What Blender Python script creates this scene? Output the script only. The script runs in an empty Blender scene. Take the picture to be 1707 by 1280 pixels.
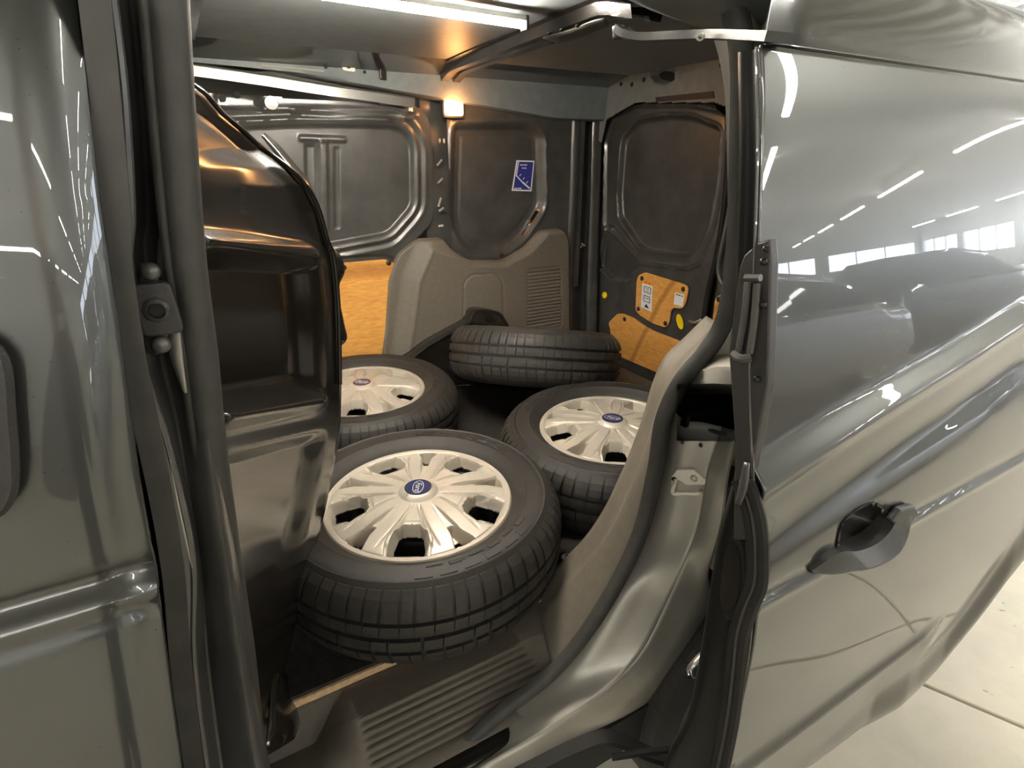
import bpy, bmesh, math, random
import numpy as np
from mathutils import Vector, Matrix
random.seed(4)
SC = bpy.context.scene
COL = SC.collection
R = math.radians

# ------------------------------------------------------------------ camera, world, exposure
# van axes: +X towards its rear doors, +Y across the load space, Z up, ground z=0; lens at (0, 0, 1.5)
F = 920.0; PITCH = math.atan(375 / 920); YAW = R(29.6)
cam = bpy.data.objects.new('camera', bpy.data.cameras.new('camera'))
cam.data.sensor_width = 36; cam.data.lens = 36 * F / 1707; cam.data.clip_start = 0.02
cam.location = (0, 0, 1.5); cam.rotation_euler = (R(90) - PITCH, 0, -YAW)
COL.objects.link(cam); SC.camera = cam
W = bpy.data.worlds.new('world'); SC.world = W; W.use_nodes = True
W.node_tree.nodes['Background'].inputs[0].default_value = (0.80, 0.88, 1.0, 1)
W.node_tree.nodes['Background'].inputs[1].default_value = 3.5
SC.view_settings.view_transform = 'Standard'; SC.view_settings.look = 'None'
SC.view_settings.gamma = 1; SC.view_settings.use_curve_mapping = False
SC.view_settings.exposure = 2.0
TUBE_E, STRIP_E, DOME_E = 26.0, 105.0, 2.2

# ------------------------------------------------------------------ pixel -> point on a real plane of the van
FX, FY = math.sin(YAW), math.cos(YAW); RX, RY = math.cos(YAW), -math.sin(YAW)
CP, SP = math.cos(PITCH), math.sin(PITCH)
def ray(px, py):
    u = (px - 853.5) / F; v = (py - 640) / F; h = CP - v * SP
    return (FX * h + RX * u, FY * h + RY * u, -(SP + v * CP))
KS = [(0.2, .60), (.35, .47), (.5, .40), (.7, .375), (.85, .365), (1.0, .365), (1.1, .376), (1.2, .400), (1.4, .430), (1.58, .458), (1.68, .50), (1.74, .60), (1.78, .75), (1.80, 1.0)]
def Ys(z):          # side profile of the body shell
    if z <= KS[0][0]: return KS[0][1]
    for a, b in zip(KS, KS[1:]):
        if z <= b[0]:
            t = (z - a[0]) / (b[0] - a[0]); return a[1] + t * (b[1] - a[1])
    return KS[-1][1]
def at(px, py, X=None, Y=None, Z=None, S=None):
    d = ray(px, py)
    if X is not None: s = X / d[0]
    elif Y is not None: s = Y / d[1]
    elif Z is not None: s = (Z - 1.5) / d[2]
    else:
        s = .4 / d[1]
        for _ in range(60): s = .5 * s + .5 * (Ys(1.5 + s * d[2]) + S) / d[1]
    return Vector((s * d[0], s * d[1], 1.5 + s * d[2]))

# ------------------------------------------------------------------ materials
def mat(name, col, rough=.5, metal=0., coat=0., coat_r=.03, var=.0, scale=30., bump=0., bscale=200., emit=None, strength=0., spec=.5, flake=0.):
    m = bpy.data.materials.new(name); m.use_nodes = True
    nt = m.node_tree; b = nt.nodes['Principled BSDF']
    b.inputs['Base Color'].default_value = (*col, 1); b.inputs['Roughness'].default_value = rough
    b.inputs['Metallic'].default_value = metal; b.inputs['Coat Weight'].default_value = coat
    b.inputs['Coat Roughness'].default_value = coat_r; b.inputs['Specular IOR Level'].default_value = spec
    tc = nt.nodes.new('ShaderNodeTexCoord')
    if var:
        n = nt.nodes.new('ShaderNodeTexNoise'); n.inputs['Scale'].default_value = scale; n.inputs['Detail'].default_value = 6
        nt.links.new(tc.outputs['Object'], n.inputs['Vector'])
        r = nt.nodes.new('ShaderNodeValToRGB')
        r.color_ramp.elements[0].position = .3; r.color_ramp.elements[1].position = .7
        r.color_ramp.elements[0].color = (*[c * (1 - var) for c in col], 1)
        r.color_ramp.elements[1].color = (*[min(1, c * (1 + var)) for c in col], 1)
        nt.links.new(n.outputs['Fac'], r.inputs[0]); nt.links.new(r.outputs[0], b.inputs['Base Color'])
    if flake:
        n = nt.nodes.new('ShaderNodeTexVoronoi'); n.inputs['Scale'].default_value = 1600
        nt.links.new(tc.outputs['Object'], n.inputs['Vector'])
        mr = nt.nodes.new('ShaderNodeMapRange'); mr.inputs[3].default_value = rough - flake; mr.inputs[4].default_value = rough + flake
        nt.links.new(n.outputs['Color'], mr.inputs[0]); nt.links.new(mr.outputs[0], b.inputs['Roughness'])
    if bump:
        n2 = nt.nodes.new('ShaderNodeTexNoise'); n2.inputs['Scale'].default_value = bscale; n2.inputs['Detail'].default_value = 4
        nt.links.new(tc.outputs['Object'], n2.inputs['Vector'])
        bp = nt.nodes.new('ShaderNodeBump'); bp.inputs['Strength'].default_value = bump; bp.inputs['Distance'].default_value = .001
        nt.links.new(n2.outputs['Fac'], bp.inputs['Height']); nt.links.new(bp.outputs[0], b.inputs['Normal'])
    if emit:
        b.inputs['Emission Color'].default_value = (*emit, 1); b.inputs['Emission Strength'].default_value = strength
    return m
M = {}
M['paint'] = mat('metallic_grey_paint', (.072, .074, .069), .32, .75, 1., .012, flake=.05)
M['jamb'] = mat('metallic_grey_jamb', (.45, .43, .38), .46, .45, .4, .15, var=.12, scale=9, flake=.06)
M['inner'] = mat('dark_inner_paint', (.062, .060, .057), .38, .1, .5, .18, var=.25, scale=14, bump=.08, bscale=60)
M['black'] = mat('black_enamel', (.015, .013, .011), .22, .0, .4, .10, var=.2, scale=10, bump=.06, bscale=30)
M['rubber'] = mat('black_rubber', (.014, .013, .012), .55, bump=.2, bscale=400, var=.15, spec=.2)
M['seal'] = mat('grey_weatherstrip', (.050, .048, .043), .6, bump=.2, bscale=500, var=.15, scale=40)
M['plastic'] = mat('grey_brown_plastic', (.142, .123, .098), .55, bump=.5, bscale=700, var=.08, scale=60)
M['dplastic'] = mat('dark_plastic', (.030, .028, .026), .42, bump=.4, bscale=700)
M['floor'] = mat('dark_floor_liner', (.030, .026, .022), .7, bump=.7, bscale=120, var=.4, scale=50)
M['gap'] = mat('shut_gap_black', (.004, .004, .004), .7)
M['tyre'] = mat('tyre_rubber', (.027, .024, .021), .6, bump=.35, bscale=300, var=.18, scale=18)
M['tread'] = mat('tread_rubber', (.036, .033, .029), .55, bump=.4, bscale=220, var=.2, scale=25)
M['cover'] = mat('silver_wheel_cover', (.56, .51, .43), .40, .25, .1, .2, var=.08, scale=12)
M['steel'] = mat('black_steel_wheel', (.02, .02, .022), .4, .2)
M['blue'] = mat('blue_badge', (.014, .022, .10), .35, .0, .3, .1)
M['chrome'] = mat('chrome', (.75, .74, .72), .15, 1.)
M['zinc'] = mat('zinc_metal', (.6, .6, .56), .32, .9, var=.1)
M['white'] = mat('white_print', (.8, .8, .82), .5)
M['label_blue'] = mat('blue_label', (.025, .03, .22), .4)
M['orange'] = mat('orange_print', (.9, .32, .03), .5)
M['ink'] = mat('black_print', (.03, .03, .03), .5)
M['yellow'] = mat('yellow_plug', (.95, .65, .01), .45)
M['clip'] = mat('dark_trim_clip', (.03, .02, .015), .4)
M['lamp'] = mat('dome_lamp_lens', (1, .8, .55), .3, emit=(1, .60, .26), strength=DOME_E)
M['strip'] = mat('led_strip_diffuser', (1, .97, .9), .3, emit=(1, .91, .77), strength=STRIP_E)
M['tube'] = mat('light_tube', (1, 1, 1), .3, emit=(1, .97, .90), strength=TUBE_E)
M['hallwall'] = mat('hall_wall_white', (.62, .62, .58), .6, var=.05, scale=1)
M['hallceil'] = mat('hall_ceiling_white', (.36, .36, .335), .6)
M['roof_hazed'] = mat('roof_skin_hazed', (.185, .205, .212), .45, .2, var=.1)  # roof sheet and headers: hazy light put into the colour, paler and bluer
M['rail'] = mat('rail_grey', (.16, .16, .15), .3, .4, .3, .1)
M['endface'] = mat('door_end_black', (.008, .008, .007), .35, .0, .15, .1, spec=.25)
M['plate'] = mat('zinc_plate', (.88, .84, .74), .4, .1)
M['winframe'] = mat('window_frame_paint', (.5, .5, .5), .5)
M['carpaint'] = mat('dark_car_paint', (.05, .055, .06), .3, .5, 1.)
M['carpaint2'] = mat('silver_car_paint', (.35, .35, .36), .3, .6, 1.)
M['carglass'] = mat('car_glass', (.01, .012, .014), .05, 0, 1.)
M['lens'] = mat('clear_lens', (.14, .145, .13), .15, 0, 1.)
def wood_mat():
    m = mat('varnished_plywood', (.60, .30, .085), .5, coat=.25, coat_r=.3)
    nt = m.node_tree; b = nt.nodes['Principled BSDF']; tc = nt.nodes.new('ShaderNodeTexCoord')
    mp = nt.nodes.new('ShaderNodeMapping'); mp.inputs['Scale'].default_value = (3, 3, 14)
    n = nt.nodes.new('ShaderNodeTexNoise'); n.inputs['Scale'].default_value = 9; n.inputs['Detail'].default_value = 9; n.inputs['Distortion'].default_value = .7
    r = nt.nodes.new('ShaderNodeValToRGB'); r.color_ramp.elements[0].position = .3; r.color_ramp.elements[1].position = .72
    r.color_ramp.elements[0].color = (.66, .295, .066, 1); r.color_ramp.elements[1].color = (.86, .45, .11, 1)
    n2 = nt.nodes.new('ShaderNodeTexNoise'); n2.inputs['Scale'].default_value = 7
    w = nt.nodes.new('ShaderNodeTexWave'); w.wave_type = 'RINGS'; w.inputs['Scale'].default_value = 1.4; w.inputs['Distortion'].default_value = 1.2
    r2 = nt.nodes.new('ShaderNodeValToRGB'); r2.color_ramp.elements[0].position = .95; r2.color_ramp.elements[1].position = 1
    r2.color_ramp.elements[0].color = (1, 1, 1, 1); r2.color_ramp.elements[1].color = (.55, .45, .4, 1)
    mx = nt.nodes.new('ShaderNodeMixRGB'); mx.blend_type = 'MULTIPLY'; mx.inputs[0].default_value = .8
    nt.links.new(tc.outputs['Object'], mp.inputs[0]); nt.links.new(mp.outputs[0], n.inputs['Vector']); nt.links.new(n.outputs['Fac'], r.inputs[0])
    nt.links.new(tc.outputs['Object'], w.inputs['Vector']); nt.links.new(w.outputs['Fac'], r2.inputs[0])
    nt.links.new(r.outputs[0], mx.inputs[1]); nt.links.new(r2.outputs[0], mx.inputs[2]); nt.links.new(mx.outputs[0], b.inputs['Base Color'])
    return m
M['wood'] = wood_mat()
M['woodedge'] = mat('plywood_edge', (.80, .55, .32), .6, var=.2, scale=80)
def concrete():
    m = mat('pale_concrete', (.52, .47, .37), .45)
    nt = m.node_tree; b = nt.nodes['Principled BSDF']; tc = nt.nodes.new('ShaderNodeTexCoord')
    n = nt.nodes.new('ShaderNodeTexNoise'); n.inputs['Scale'].default_value = 3; n.inputs['Detail'].default_value = 12; n.inputs['Roughness'].default_value = .7
    r = nt.nodes.new('ShaderNodeValToRGB'); r.color_ramp.elements[0].position = .3; r.color_ramp.elements[1].position = .7
    r.color_ramp.elements[0].color = (.44, .40, .32, 1); r.color_ramp.elements[1].color = (.58, .53, .42, 1)
    n3 = nt.nodes.new('ShaderNodeTexNoise'); n3.inputs['Scale'].default_value = 22; n3.inputs['Detail'].default_value = 3
    r3 = nt.nodes.new('ShaderNodeValToRGB'); r3.color_ramp.elements[0].position = .70; r3.color_ramp.elements[1].position = .76
    r3.color_ramp.elements[0].color = (1, 1, 1, 1); r3.color_ramp.elements[1].color = (.45, .4, .33, 1)
    mx = nt.nodes.new('ShaderNodeMixRGB'); mx.blend_type = 'MULTIPLY'; mx.inputs[0].default_value = 1
    nt.links.new(tc.outputs['Object'], n.inputs['Vector']); nt.links.new(tc.outputs['Object'], n3.inputs['Vector'])
    nt.links.new(n.outputs['Fac'], r.inputs[0]); nt.links.new(n3.outputs['Fac'], r3.inputs[0])
    nt.links.new(r.outputs[0], mx.inputs[1]); nt.links.new(r3.outputs[0], mx.inputs[2]); nt.links.new(mx.outputs[0], b.inputs['Base Color'])
    return m
M['concrete'] = concrete()

# ------------------------------------------------------------------ mesh helpers
def add(name, verts, faces, m, parent=None, smooth=True, label=None, **mods):
    me = bpy.data.meshes.new(name); me.from_pydata([tuple(v) for v in verts], [], faces); me.validate()
    bm = bmesh.new(); bm.from_mesh(me); bmesh.ops.recalc_face_normals(bm, faces=bm.faces) if mods.get('recalc', True) else None; bm.to_mesh(me); bm.free()
    o = bpy.data.objects.new(name, me); COL.objects.link(o); me.materials.append(m)
    if smooth:
        me.polygons.foreach_set('use_smooth', [True] * len(me.polygons))
        if mods.get('sharp', 40): me.set_sharp_from_angle(angle=R(mods.get('sharp', 40)))
    if parent: o.parent = parent
    if label: o['label'] = label
    if mods.get('solid'):
        s = o.modifiers.new('s', 'SOLIDIFY'); s.thickness = mods['solid']; s.offset = mods.get('offset', 0)
    if mods.get('bevel'):
        b = o.modifiers.new('b', 'BEVEL'); b.width = mods['bevel']; b.segments = 2; b.limit_method = 'ANGLE'; b.angle_limit = R(35)
    if mods.get('sub'):
        s = o.modifiers.new('u', 'SUBSURF'); s.levels = s.render_levels = mods['sub']
    return o
def empty(name, loc, label, cat, group=None, kind=None):
    o = bpy.data.objects.new(name, None); COL.objects.link(o); o.location = loc; o.empty_display_size = .1
    o['label'] = label; o['category'] = cat
    if group: o['group'] = group
    if kind: o['kind'] = kind
    return o
def cr(pts, n=8, closed=False):          # Catmull-Rom resampling
    P = [Vector(p) for p in pts]; out = []; L = len(P)
    for i in range(L if closed else L - 1):
        p0 = P[(i - 1) % L] if closed or i > 0 else P[0] * 2 - P[1]
        p1 = P[i]; p2 = P[(i + 1) % L]
        p3 = P[(i + 2) % L] if closed or i + 2 < L else P[-1] * 2 - P[-2]
        for k in range(n):
            t = k / n; t2 = t * t; t3 = t2 * t
            out.append(.5 * ((2 * p1) + (p2 - p0) * t + (2 * p0 - 5 * p1 + 4 * p2 - p3) * t2 + (3 * p1 - p0 - 3 * p2 + p3) * t3))
    if not closed: out.append(P[-1].copy())
    return out
def loft(name, rows, m, parent, smooth=True, close=False, **mods):
    n = len(rows[0]); v = [p for r in rows for p in r]; f = []
    for i in range(len(rows) - 1):
        for j in range(n if close else n - 1):
            a = i * n + j; b = i * n + (j + 1) % n
            f.append((a, b, b + n, a + n))
    return add(name, v, f, m, parent, smooth, **mods)
def smooth_loft(name, rows, m, parent, nr=6, nc=4, **mods):
    """rows: few control rows; both ways resampled by Catmull-Rom"""
    rr = [cr(r, nc) if nc > 1 else [Vector(p) for p in r] for r in rows]
    cols = list(zip(*rr)); cc = [cr(c, nr) if nr > 1 else [Vector(p) for p in c] for c in cols]
    return loft(name, [list(x) for x in zip(*cc)], m, parent, **mods)
def sweep(name, path, prof, m, parent, up=(0, 0, 1), closed=False, caps=True, scale=None, **mods):
    """prof: list of (side, up) in metres, closed"""
    n = len(path); rows = []; up = Vector(up); prevs = None
    for i, p in enumerate(path):
        a = path[i - 1] if (i > 0 or closed) else p; b = path[(i + 1) % n] if (i < n - 1 or closed) else p
        t = (b - a).normalized()
        if prevs is None:
            s = t.cross(up).normalized()
        else:
            s = (prevs - t * prevs.dot(t)).normalized()
        prevs = s; u = s.cross(t).normalized(); k = scale[i] if scale else 1
        rows.append([p + s * (x * k) + u * (y * k) for x, y in prof])
    k = len(prof); v = [q for r in rows for q in r]; f = []
    for i in range(n if closed else n - 1):
        for j in range(k):
            a = i * k + j; b = i * k + (j + 1) % k; a2 = ((i + 1) % n) * k + j; b2 = ((i + 1) % n) * k + (j + 1) % k
            f.append((a, b, b2, a2))
    if caps and not closed: f.append(tuple(range(k))); f.append(tuple(range((n - 1) * k, n * k)))
    return add(name, v, f, m, parent, **mods)
def circ(r, n=10, ry=None): return [(r * math.cos(2 * math.pi * i / n), (ry or r) * math.sin(2 * math.pi * i / n)) for i in range(n)]
def lathe(name, prof, m, parent, n=96, axis_m=None, close=False, **mods):
    v = []; f = []; k = len(prof)
    for i in range(n):
        a = 2 * math.pi * i / n
        for r, z in prof: v.append((r * math.cos(a), r * math.sin(a), z))
    for i in range(n):
        for j in range(k if close else k - 1):
            a = i * k + j; b = i * k + (j + 1) % k; i2 = (i + 1) % n
            f.append((a, b, i2 * k + (j + 1) % k, i2 * k + j))
    if axis_m: v = [axis_m @ Vector(p) for p in v]
    return add(name, v, f, m, parent, **mods)
def plate(name, pts, normal, th, m, parent, bevel=.0, smooth=False, **mods):
    """a flat plate: outline points (3D, coplanar), extruded by th along the normal"""
    n = len(pts); nv = Vector(normal).normalized() * th
    v = [Vector(p) for p in pts] + [Vector(p) + nv for p in pts]
    f = [tuple(range(n)), tuple(range(2 * n - 1, n - 1, -1))] + [(i, (i + 1) % n, n + (i + 1) % n, n + i) for i in range(n)]
    return add(name, v, f, m, parent, smooth, bevel=bevel, **mods)
def box(name, c, s, m, parent=None, rot=None, bevel=.0, **mods):
    v = []
    for x in (-.5, .5):
        for y in (-.5, .5):
            for z in (-.5, .5):
                p = Vector((x * s[0], y * s[1], z * s[2]))
                if rot: p = rot @ p
                v.append(p + Vector(c))
    f = [(0, 1, 3, 2), (4, 6, 7, 5), (0, 4, 5, 1), (2, 3, 7, 6), (0, 2, 6, 4), (1, 5, 7, 3)]
    return add(name, v, f, m, parent, False, bevel=bevel, **mods)
def rpoly(pts, r, n=4):
    """round the corners of a 2D polygon"""
    out = []; L = len(pts)
    for i in range(L):
        p = Vector(pts[i]); a = Vector(pts[i - 1]) - p; b = Vector(pts[(i + 1) % L]) - p
        k = min(r, a.length * .45, b.length * .45); A = p + a.normalized() * k; B = p + b.normalized() * k
        for j in range(n + 1):
            t = j / n; out.append(A * (1 - t) ** 2 + p * 2 * t * (1 - t) + B * t * t)
    return out
def sdf(px, py, poly):
    """signed distance of arrays to a polygon, negative inside"""
    d = np.full(px.shape, 1e9); s = np.zeros(px.shape, bool); n = len(poly)
    for i in range(n):
        ax, ay = poly[i]; bx, by = poly[(i + 1) % n]; ex, ey = bx - ax, by - ay
        wx, wy = px - ax, py - ay; t = np.clip((wx * ex + wy * ey) / (ex * ex + ey * ey + 1e-12), 0, 1)
        d = np.minimum(d, (wx - t * ex) ** 2 + (wy - t * ey) ** 2)
        c = ((ay > py) != (by > py)) & (px < (bx - ax) * (py - ay) / (by - ay + 1e-12) + ax); s ^= c
    d = np.sqrt(d); return np.where(s, -d, d)
def ss(x, a, b):
    t = np.clip((x - a) / (b - a), 0, 1); return t * t * (3 - 2 * t)
def relief(name, axis, base, lo, hi, step, fn, m, parent, outline=None, **mods):
    """pressed sheet panel standing on the plane axis=base; fn(a, b) gives its depth away from the camera"""
    na = int((hi[0] - lo[0]) / step) + 1; nb = int((hi[1] - lo[1]) / step) + 1
    A, B = np.meshgrid(np.linspace(lo[0], hi[0], na), np.linspace(lo[1], hi[1], nb), indexing='ij')
    H = base + fn(A, B); ok = np.ones(A.shape, bool)
    if outline is not None: ok = sdf(A, B, outline) < 0
    idx = -np.ones(A.shape, int); use = np.zeros(A.shape, bool)
    fm = ok[:-1, :-1] & ok[1:, :-1] & ok[:-1, 1:] & ok[1:, 1:]
    use[:-1, :-1] |= fm; use[1:, :-1] |= fm; use[:-1, 1:] |= fm; use[1:, 1:] |= fm
    idx[use] = np.arange(use.sum())
    a = A[use]; b = B[use]; h = H[use]
    v = np.stack([a, h, b], 1) if axis == 'Y' else np.stack([h, a, b], 1)
    I, J = np.nonzero(fm)
    f = np.stack([idx[I, J], idx[I + 1, J], idx[I + 1, J + 1], idx[I, J + 1]], 1)
    return add(name, v.tolist(), f.tolist(), m, parent, sharp=60, **mods)
def p2(pts, **k):       # traced pixels -> in-plane pairs
    out = []
    for p in pts:
        q = at(*p, **k); out.append((q.x, q.z) if 'Y' in k else (q.y, q.z))
    return out

# ------------------------------------------------------------------ the hall
def struct(o): o['kind'] = 'structure'; return o
HA = R(-40); HR = Matrix.Rotation(HA, 3, 'Z'); HM = HR.to_4x4()     # the hall runs at an angle to the van
U0, U1, V0, V1, HZ = -12.0, 56.0, -14.0, 15.5, 3.9
def hbox(name, c, s, m, par=None, **k): return box(name, HR @ Vector(c), s, m, par, rot=HR, **k)
UC, VC, UL, VL = (U0 + U1) / 2, (V0 + V1) / 2, U1 - U0, V1 - V0
base = struct(hbox('floor', (UC, VC, -.065), (UL, VL, .05), M['gap']))
j0 = at(1510, 1128, Z=0); j1 = at(1707, 1212, Z=0); jd = (j1 - j0).normalized(); jn = Vector((-jd.y, jd.x, 0))
ang = math.atan2(jd.y, jd.x); S_ = 4.0
src = None; HI = HR.inverted()
for i in range(-16, 17):
    for k in range(-16, 17):
        c = j0 + jd * (S_ * (k + .62)) + jn * (S_ * (i + .5)); h = HI @ c
        if not (U0 < h.x < U1 and V0 < h.y < V1): continue
        if src is None:
            o = src = box('slab', (0, 0, 0), (S_ - .012, S_ - .012, .04), M['concrete'], base, bevel=.004)
        else:
            o = src.copy(); COL.objects.link(o); o.parent = base
        o.location = (c.x, c.y, -.02); o.rotation_euler = (0, 0, ang)
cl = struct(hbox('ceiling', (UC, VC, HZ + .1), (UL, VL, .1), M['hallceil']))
v = []; f = []; xs = []; x = U0
while x < U1:
    for dx, dz in [(0, 0), (.14, 0), (.18, -.07), (.32, -.07)]: xs.append((x + dx, HZ + .03 + dz))
    x += .36
for X_, Z_ in xs: v += [HR @ Vector((X_, V0, Z_)), HR @ Vector((X_, V1, Z_))]
for i in range(len(xs) - 1): f.append((2 * i, 2 * i + 1, 2 * i + 3, 2 * i + 2))
add('corrugated_deck', v, f, M['hallceil'], cl, smooth=False)
for k in range(7): hbox('roof_beam', (U0 + 4 + k * 9.5, VC, HZ - .18), (.2, VL, .36), M['winframe'], cl)
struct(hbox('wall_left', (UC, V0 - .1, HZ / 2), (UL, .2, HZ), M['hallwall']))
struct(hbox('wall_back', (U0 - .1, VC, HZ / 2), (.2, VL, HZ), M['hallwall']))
def window_wall(name, axis, pos, a0, a1, n, zb, zt, w0):
    wid = (a1 - a0) / n
    def bx(nm, a, z, da, dz, th, m_, par):
        return hbox(nm, (a, pos, z) if axis == 'V' else (pos, a, z), (da, th, dz) if axis == 'V' else (th, da, dz), m_, par)
    w = struct(bx(name, (a0 + a1) / 2, zb / 2, a1 - a0, zb, .2, M['hallwall'], None))
    bx('upper_wall', (a0 + a1) / 2, (zt + HZ) / 2, a1 - a0, HZ - zt, .2, M['hallwall'], w)
    for i in range(n + 1): bx('wall_pier', a0 + i * wid, (zb + zt) / 2, 1.0, zt - zb, .2, M['hallwall'], w)
    for i in range(n):
        c = a0 + (i + .5) * wid; g = wid - 1.0
        fr = struct(bx('window_%d' % (w0 + i), c, zb + .03, g, .06, .12, M['winframe'], None))
        bx('window_frame', c, zt - .03, g, .06, .12, M['winframe'], fr)
        for q in range(4): bx('mullion', c - g / 2 + q * g / 3, (zb + zt) / 2, .08, zt - zb, .12, M['winframe'], fr)
window_wall('wall_street', 'V', V1, U0, U1, 8, 1.0, 2.6, 1)
window_wall('wall_end', 'U', U1, V0, V1, 4, 1.0, 2.6, 9)
first = None; TL = []
for r_, V_ in enumerate((-9.0, -4.2, 1.4, 5.2, 12.6)):
    for k in range(9): TL.append((U0 + 3.4 + k * 6.6 + (.0, 2.1, .8, 1.2, .4)[r_], V_, r_, k))
for U_, V_, r_, k in TL:
    if first is None:
        t = empty('ceiling_light', (0, 0, 0), 'long white tube light in a row under the hall ceiling, mirrored in the van paint', 'ceiling light', 'tube lights under the hall ceiling')
        box('housing', (0, 0, .045), (4.3, .09, .05), M['hallwall'], t)
        box('diffuser', (0, 0, .0), (4.26, .08, .045), M['tube'], t, bevel=.01)
        first = t; o = t
    else:
        o = first.copy(); COL.objects.link(o)
        for ch in first.children:
            c = ch.copy(); COL.objects.link(c); c.parent = o
    o.location = HR @ Vector((U_, V_, HZ - .42)); o.rotation_euler = (0, 0, HA)
    o['label'] = '%s white tube light from the back wall in the row %s' % (('first', 'second', 'third', 'fourth', 'fifth', 'sixth', 'seventh', 'eighth', 'ninth')[k],
        ('beside the blank side wall', 'behind the photographer', 'above the van', 'beyond the van', 'along the street windows')[r_])

# ------------------------------------------------------------------ the van
van = empty('panel_van', (.6, 1.3, 0), 'dark grey metallic panel van with its side sliding door open on four loose wheels', 'van')
van.location = (0, 0, 0)
def P(*a): return [at(*q[:2], **q[2]) for q in a]

# ---- front door outer skin
def skin(name, x0f, x1f, z0, z1, off, par, nx=60, nz=110, cut=None, extra=None, m=None):
    v = []; f = []; ok = {}
    zs = [z0 + (z1 - z0) * i / nz for i in range(nz + 1)]
    for i, z in enumerate(zs):
        a, b = x0f(z), x1f(z)
        for j in range(nx + 1):
            x = a + (b - a) * j / nx
            y = Ys_s(z) + off + (extra(x, z) if extra else 0)
            v.append((x, y, z))
    n = nx + 1
    for i in range(nz):
        for j in range(nx):
            q = (i * n + j, i * n + j + 1, (i + 1) * n + j + 1, (i + 1) * n + j)
            if cut and all(cut(v[k][0], v[k][2]) for k in q): continue
            f.append(q)
    return add(name, v, f, m or M['paint'], par, sharp=70, solid=.012, offset=-1)
_kz = [k[0] for k in KS]; _ky = [k[1] for k in KS]
_zz = np.linspace(.2, 1.8, 400); _yy = np.interp(_zz, _kz, _ky)
_k = np.exp(-np.linspace(-2, 2, 41) ** 2); _k /= _k.sum()
_yy = np.convolve(np.pad(_yy, 20, mode='edge'), _k, 'valid')
def Ys_s(z): return float(np.interp(z, _zz, _yy))
fe = [at(*p, S=0) for p in [(128, -40), (145, 150), (165, 330), (200, 560), (230, 800), (262, 975), (285, 1150), (303, 1280), (322, 1400)]]
fz = [p.z for p in fe][::-1]; fxs = [p.x for p in fe][::-1]
def fdx(z): return float(np.interp(z, fz, fxs))
cr_z = at(262, 975, S=0).z
def crease(x, z):
    d = z - (cr_z + .0)
    return -.006 * math.exp(-(d / .006) ** 2) + .006 * math.exp(-((d - .014) / .008) ** 2) - (.006 if d < 0 else 0) * min(1, -d / .02)
fd = skin('front_door', lambda z: -1.15, fdx, .45, 1.62, 0, van, nx=30, nz=260, extra=crease, m=M['paint'])
fd['label'] = 'metallic grey front door panel with a pressed crease'
hp = cr([at(*p, S=-.012) for p in [(-60, 560), (-8, 600), (4, 700), (10, 790), (2, 830), (-20, 850), (-70, 850)]], 5)
sweep('handle_cup_edge', hp, circ(.007, 8), M['dplastic'], fd)
plate('handle', [at(*p, S=-.01) for p in [(-60, 570), (-10, 610), (2, 700), (8, 790), (0, 828), (-20, 845), (-60, 845)]], (0, 1, 0), .006, M['black'], fd)

# ---- door pillar on the left of the opening
ys = [-40, 150, 350, 400, 450, 600, 700, 830, 945, 1100, 1290, 1400]
def col(xs_, Y): return [at(x, y, Y=Y) for x, y in zip(xs_, ys)]
cb = [139, 158, 182, 189, 195, 220, 232, 252, 268, 290, 316, 335]
cc_ = [182, 205, 217, 214, 214, 234, 266, 300, 320, 322, 345, 362]
cd_ = [240, 258, 270, 264, 272, 300, 316, 330, 348, 366, 392, 410]
ce = [262, 275, 300, 310, 316, 332, 345, 362, 380, 402, 430, 448]
rows = []
A_ = [at(x - 16, y, Y=.455) for x, y in zip(cb, ys)]; B_ = col(cb, .47); B1 = [b + Vector((0, -.006, 0)) for b in B_]
C_ = col([x - 4 for x in cc_], .468); C1 = col(cc_, .474); C2 = col([x + 4 for x in cc_], .50); D0 = col([c * .5 + d * .5 for c, d in zip(cc_, cd_)], .545)
D1 = col(cd_, .535); E_ = col(ce, .525); E2 = col([x + 16 for x in ce], .55); E3 = col([x + 18 for x in ce], .60)
colsP = [[a.lerp(b, 0) for a, b in zip(A_, B_)], B1]
loft('shut_gap', [A_, [p + Vector((.002, .03, 0)) for p in A_], [p + Vector((0, .03, 0)) for p in B_], B_], M['gap'], van)
smooth_loft('door_pillar', list(zip(B1, C_, C1, C2, D0, D1, E_, E2, E3)), M['inner'], van, nr=8, nc=4, label='black painted door pillar between front door and load opening')
sweep('pillar_trim_strip', cr([p.lerp(q, .45) + Vector((0, -.008, 0)) for p, q in zip(B1, C_)], 6), [(-.008, -.003), (.008, -.003), (.008, .003), (-.008, .003)], M['seal'], van, up=(0, 1, 0))
ridge = cr([p + Vector((0, -.003, 0)) for p in C1], 8)
sweep('pillar_flange', ridge, circ(.0035, 8), M['inner'], van)
# paler inner web beside the seal
wb = [(272, 388), (285, 440), (296, 520), (304, 600), (310, 655)]; wa = [(266, 400), (264, 450), (276, 520), (284, 590), (306, 650)]
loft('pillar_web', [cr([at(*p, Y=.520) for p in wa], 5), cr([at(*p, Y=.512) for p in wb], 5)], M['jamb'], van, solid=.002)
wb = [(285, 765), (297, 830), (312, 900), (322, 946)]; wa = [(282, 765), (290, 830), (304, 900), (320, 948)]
loft('pillar_web', [cr([at(*p, Y=.470) for p in wa], 5), cr([at(*p, Y=.468) for p in wb], 5)], M['jamb'], van, solid=.002)
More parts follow.
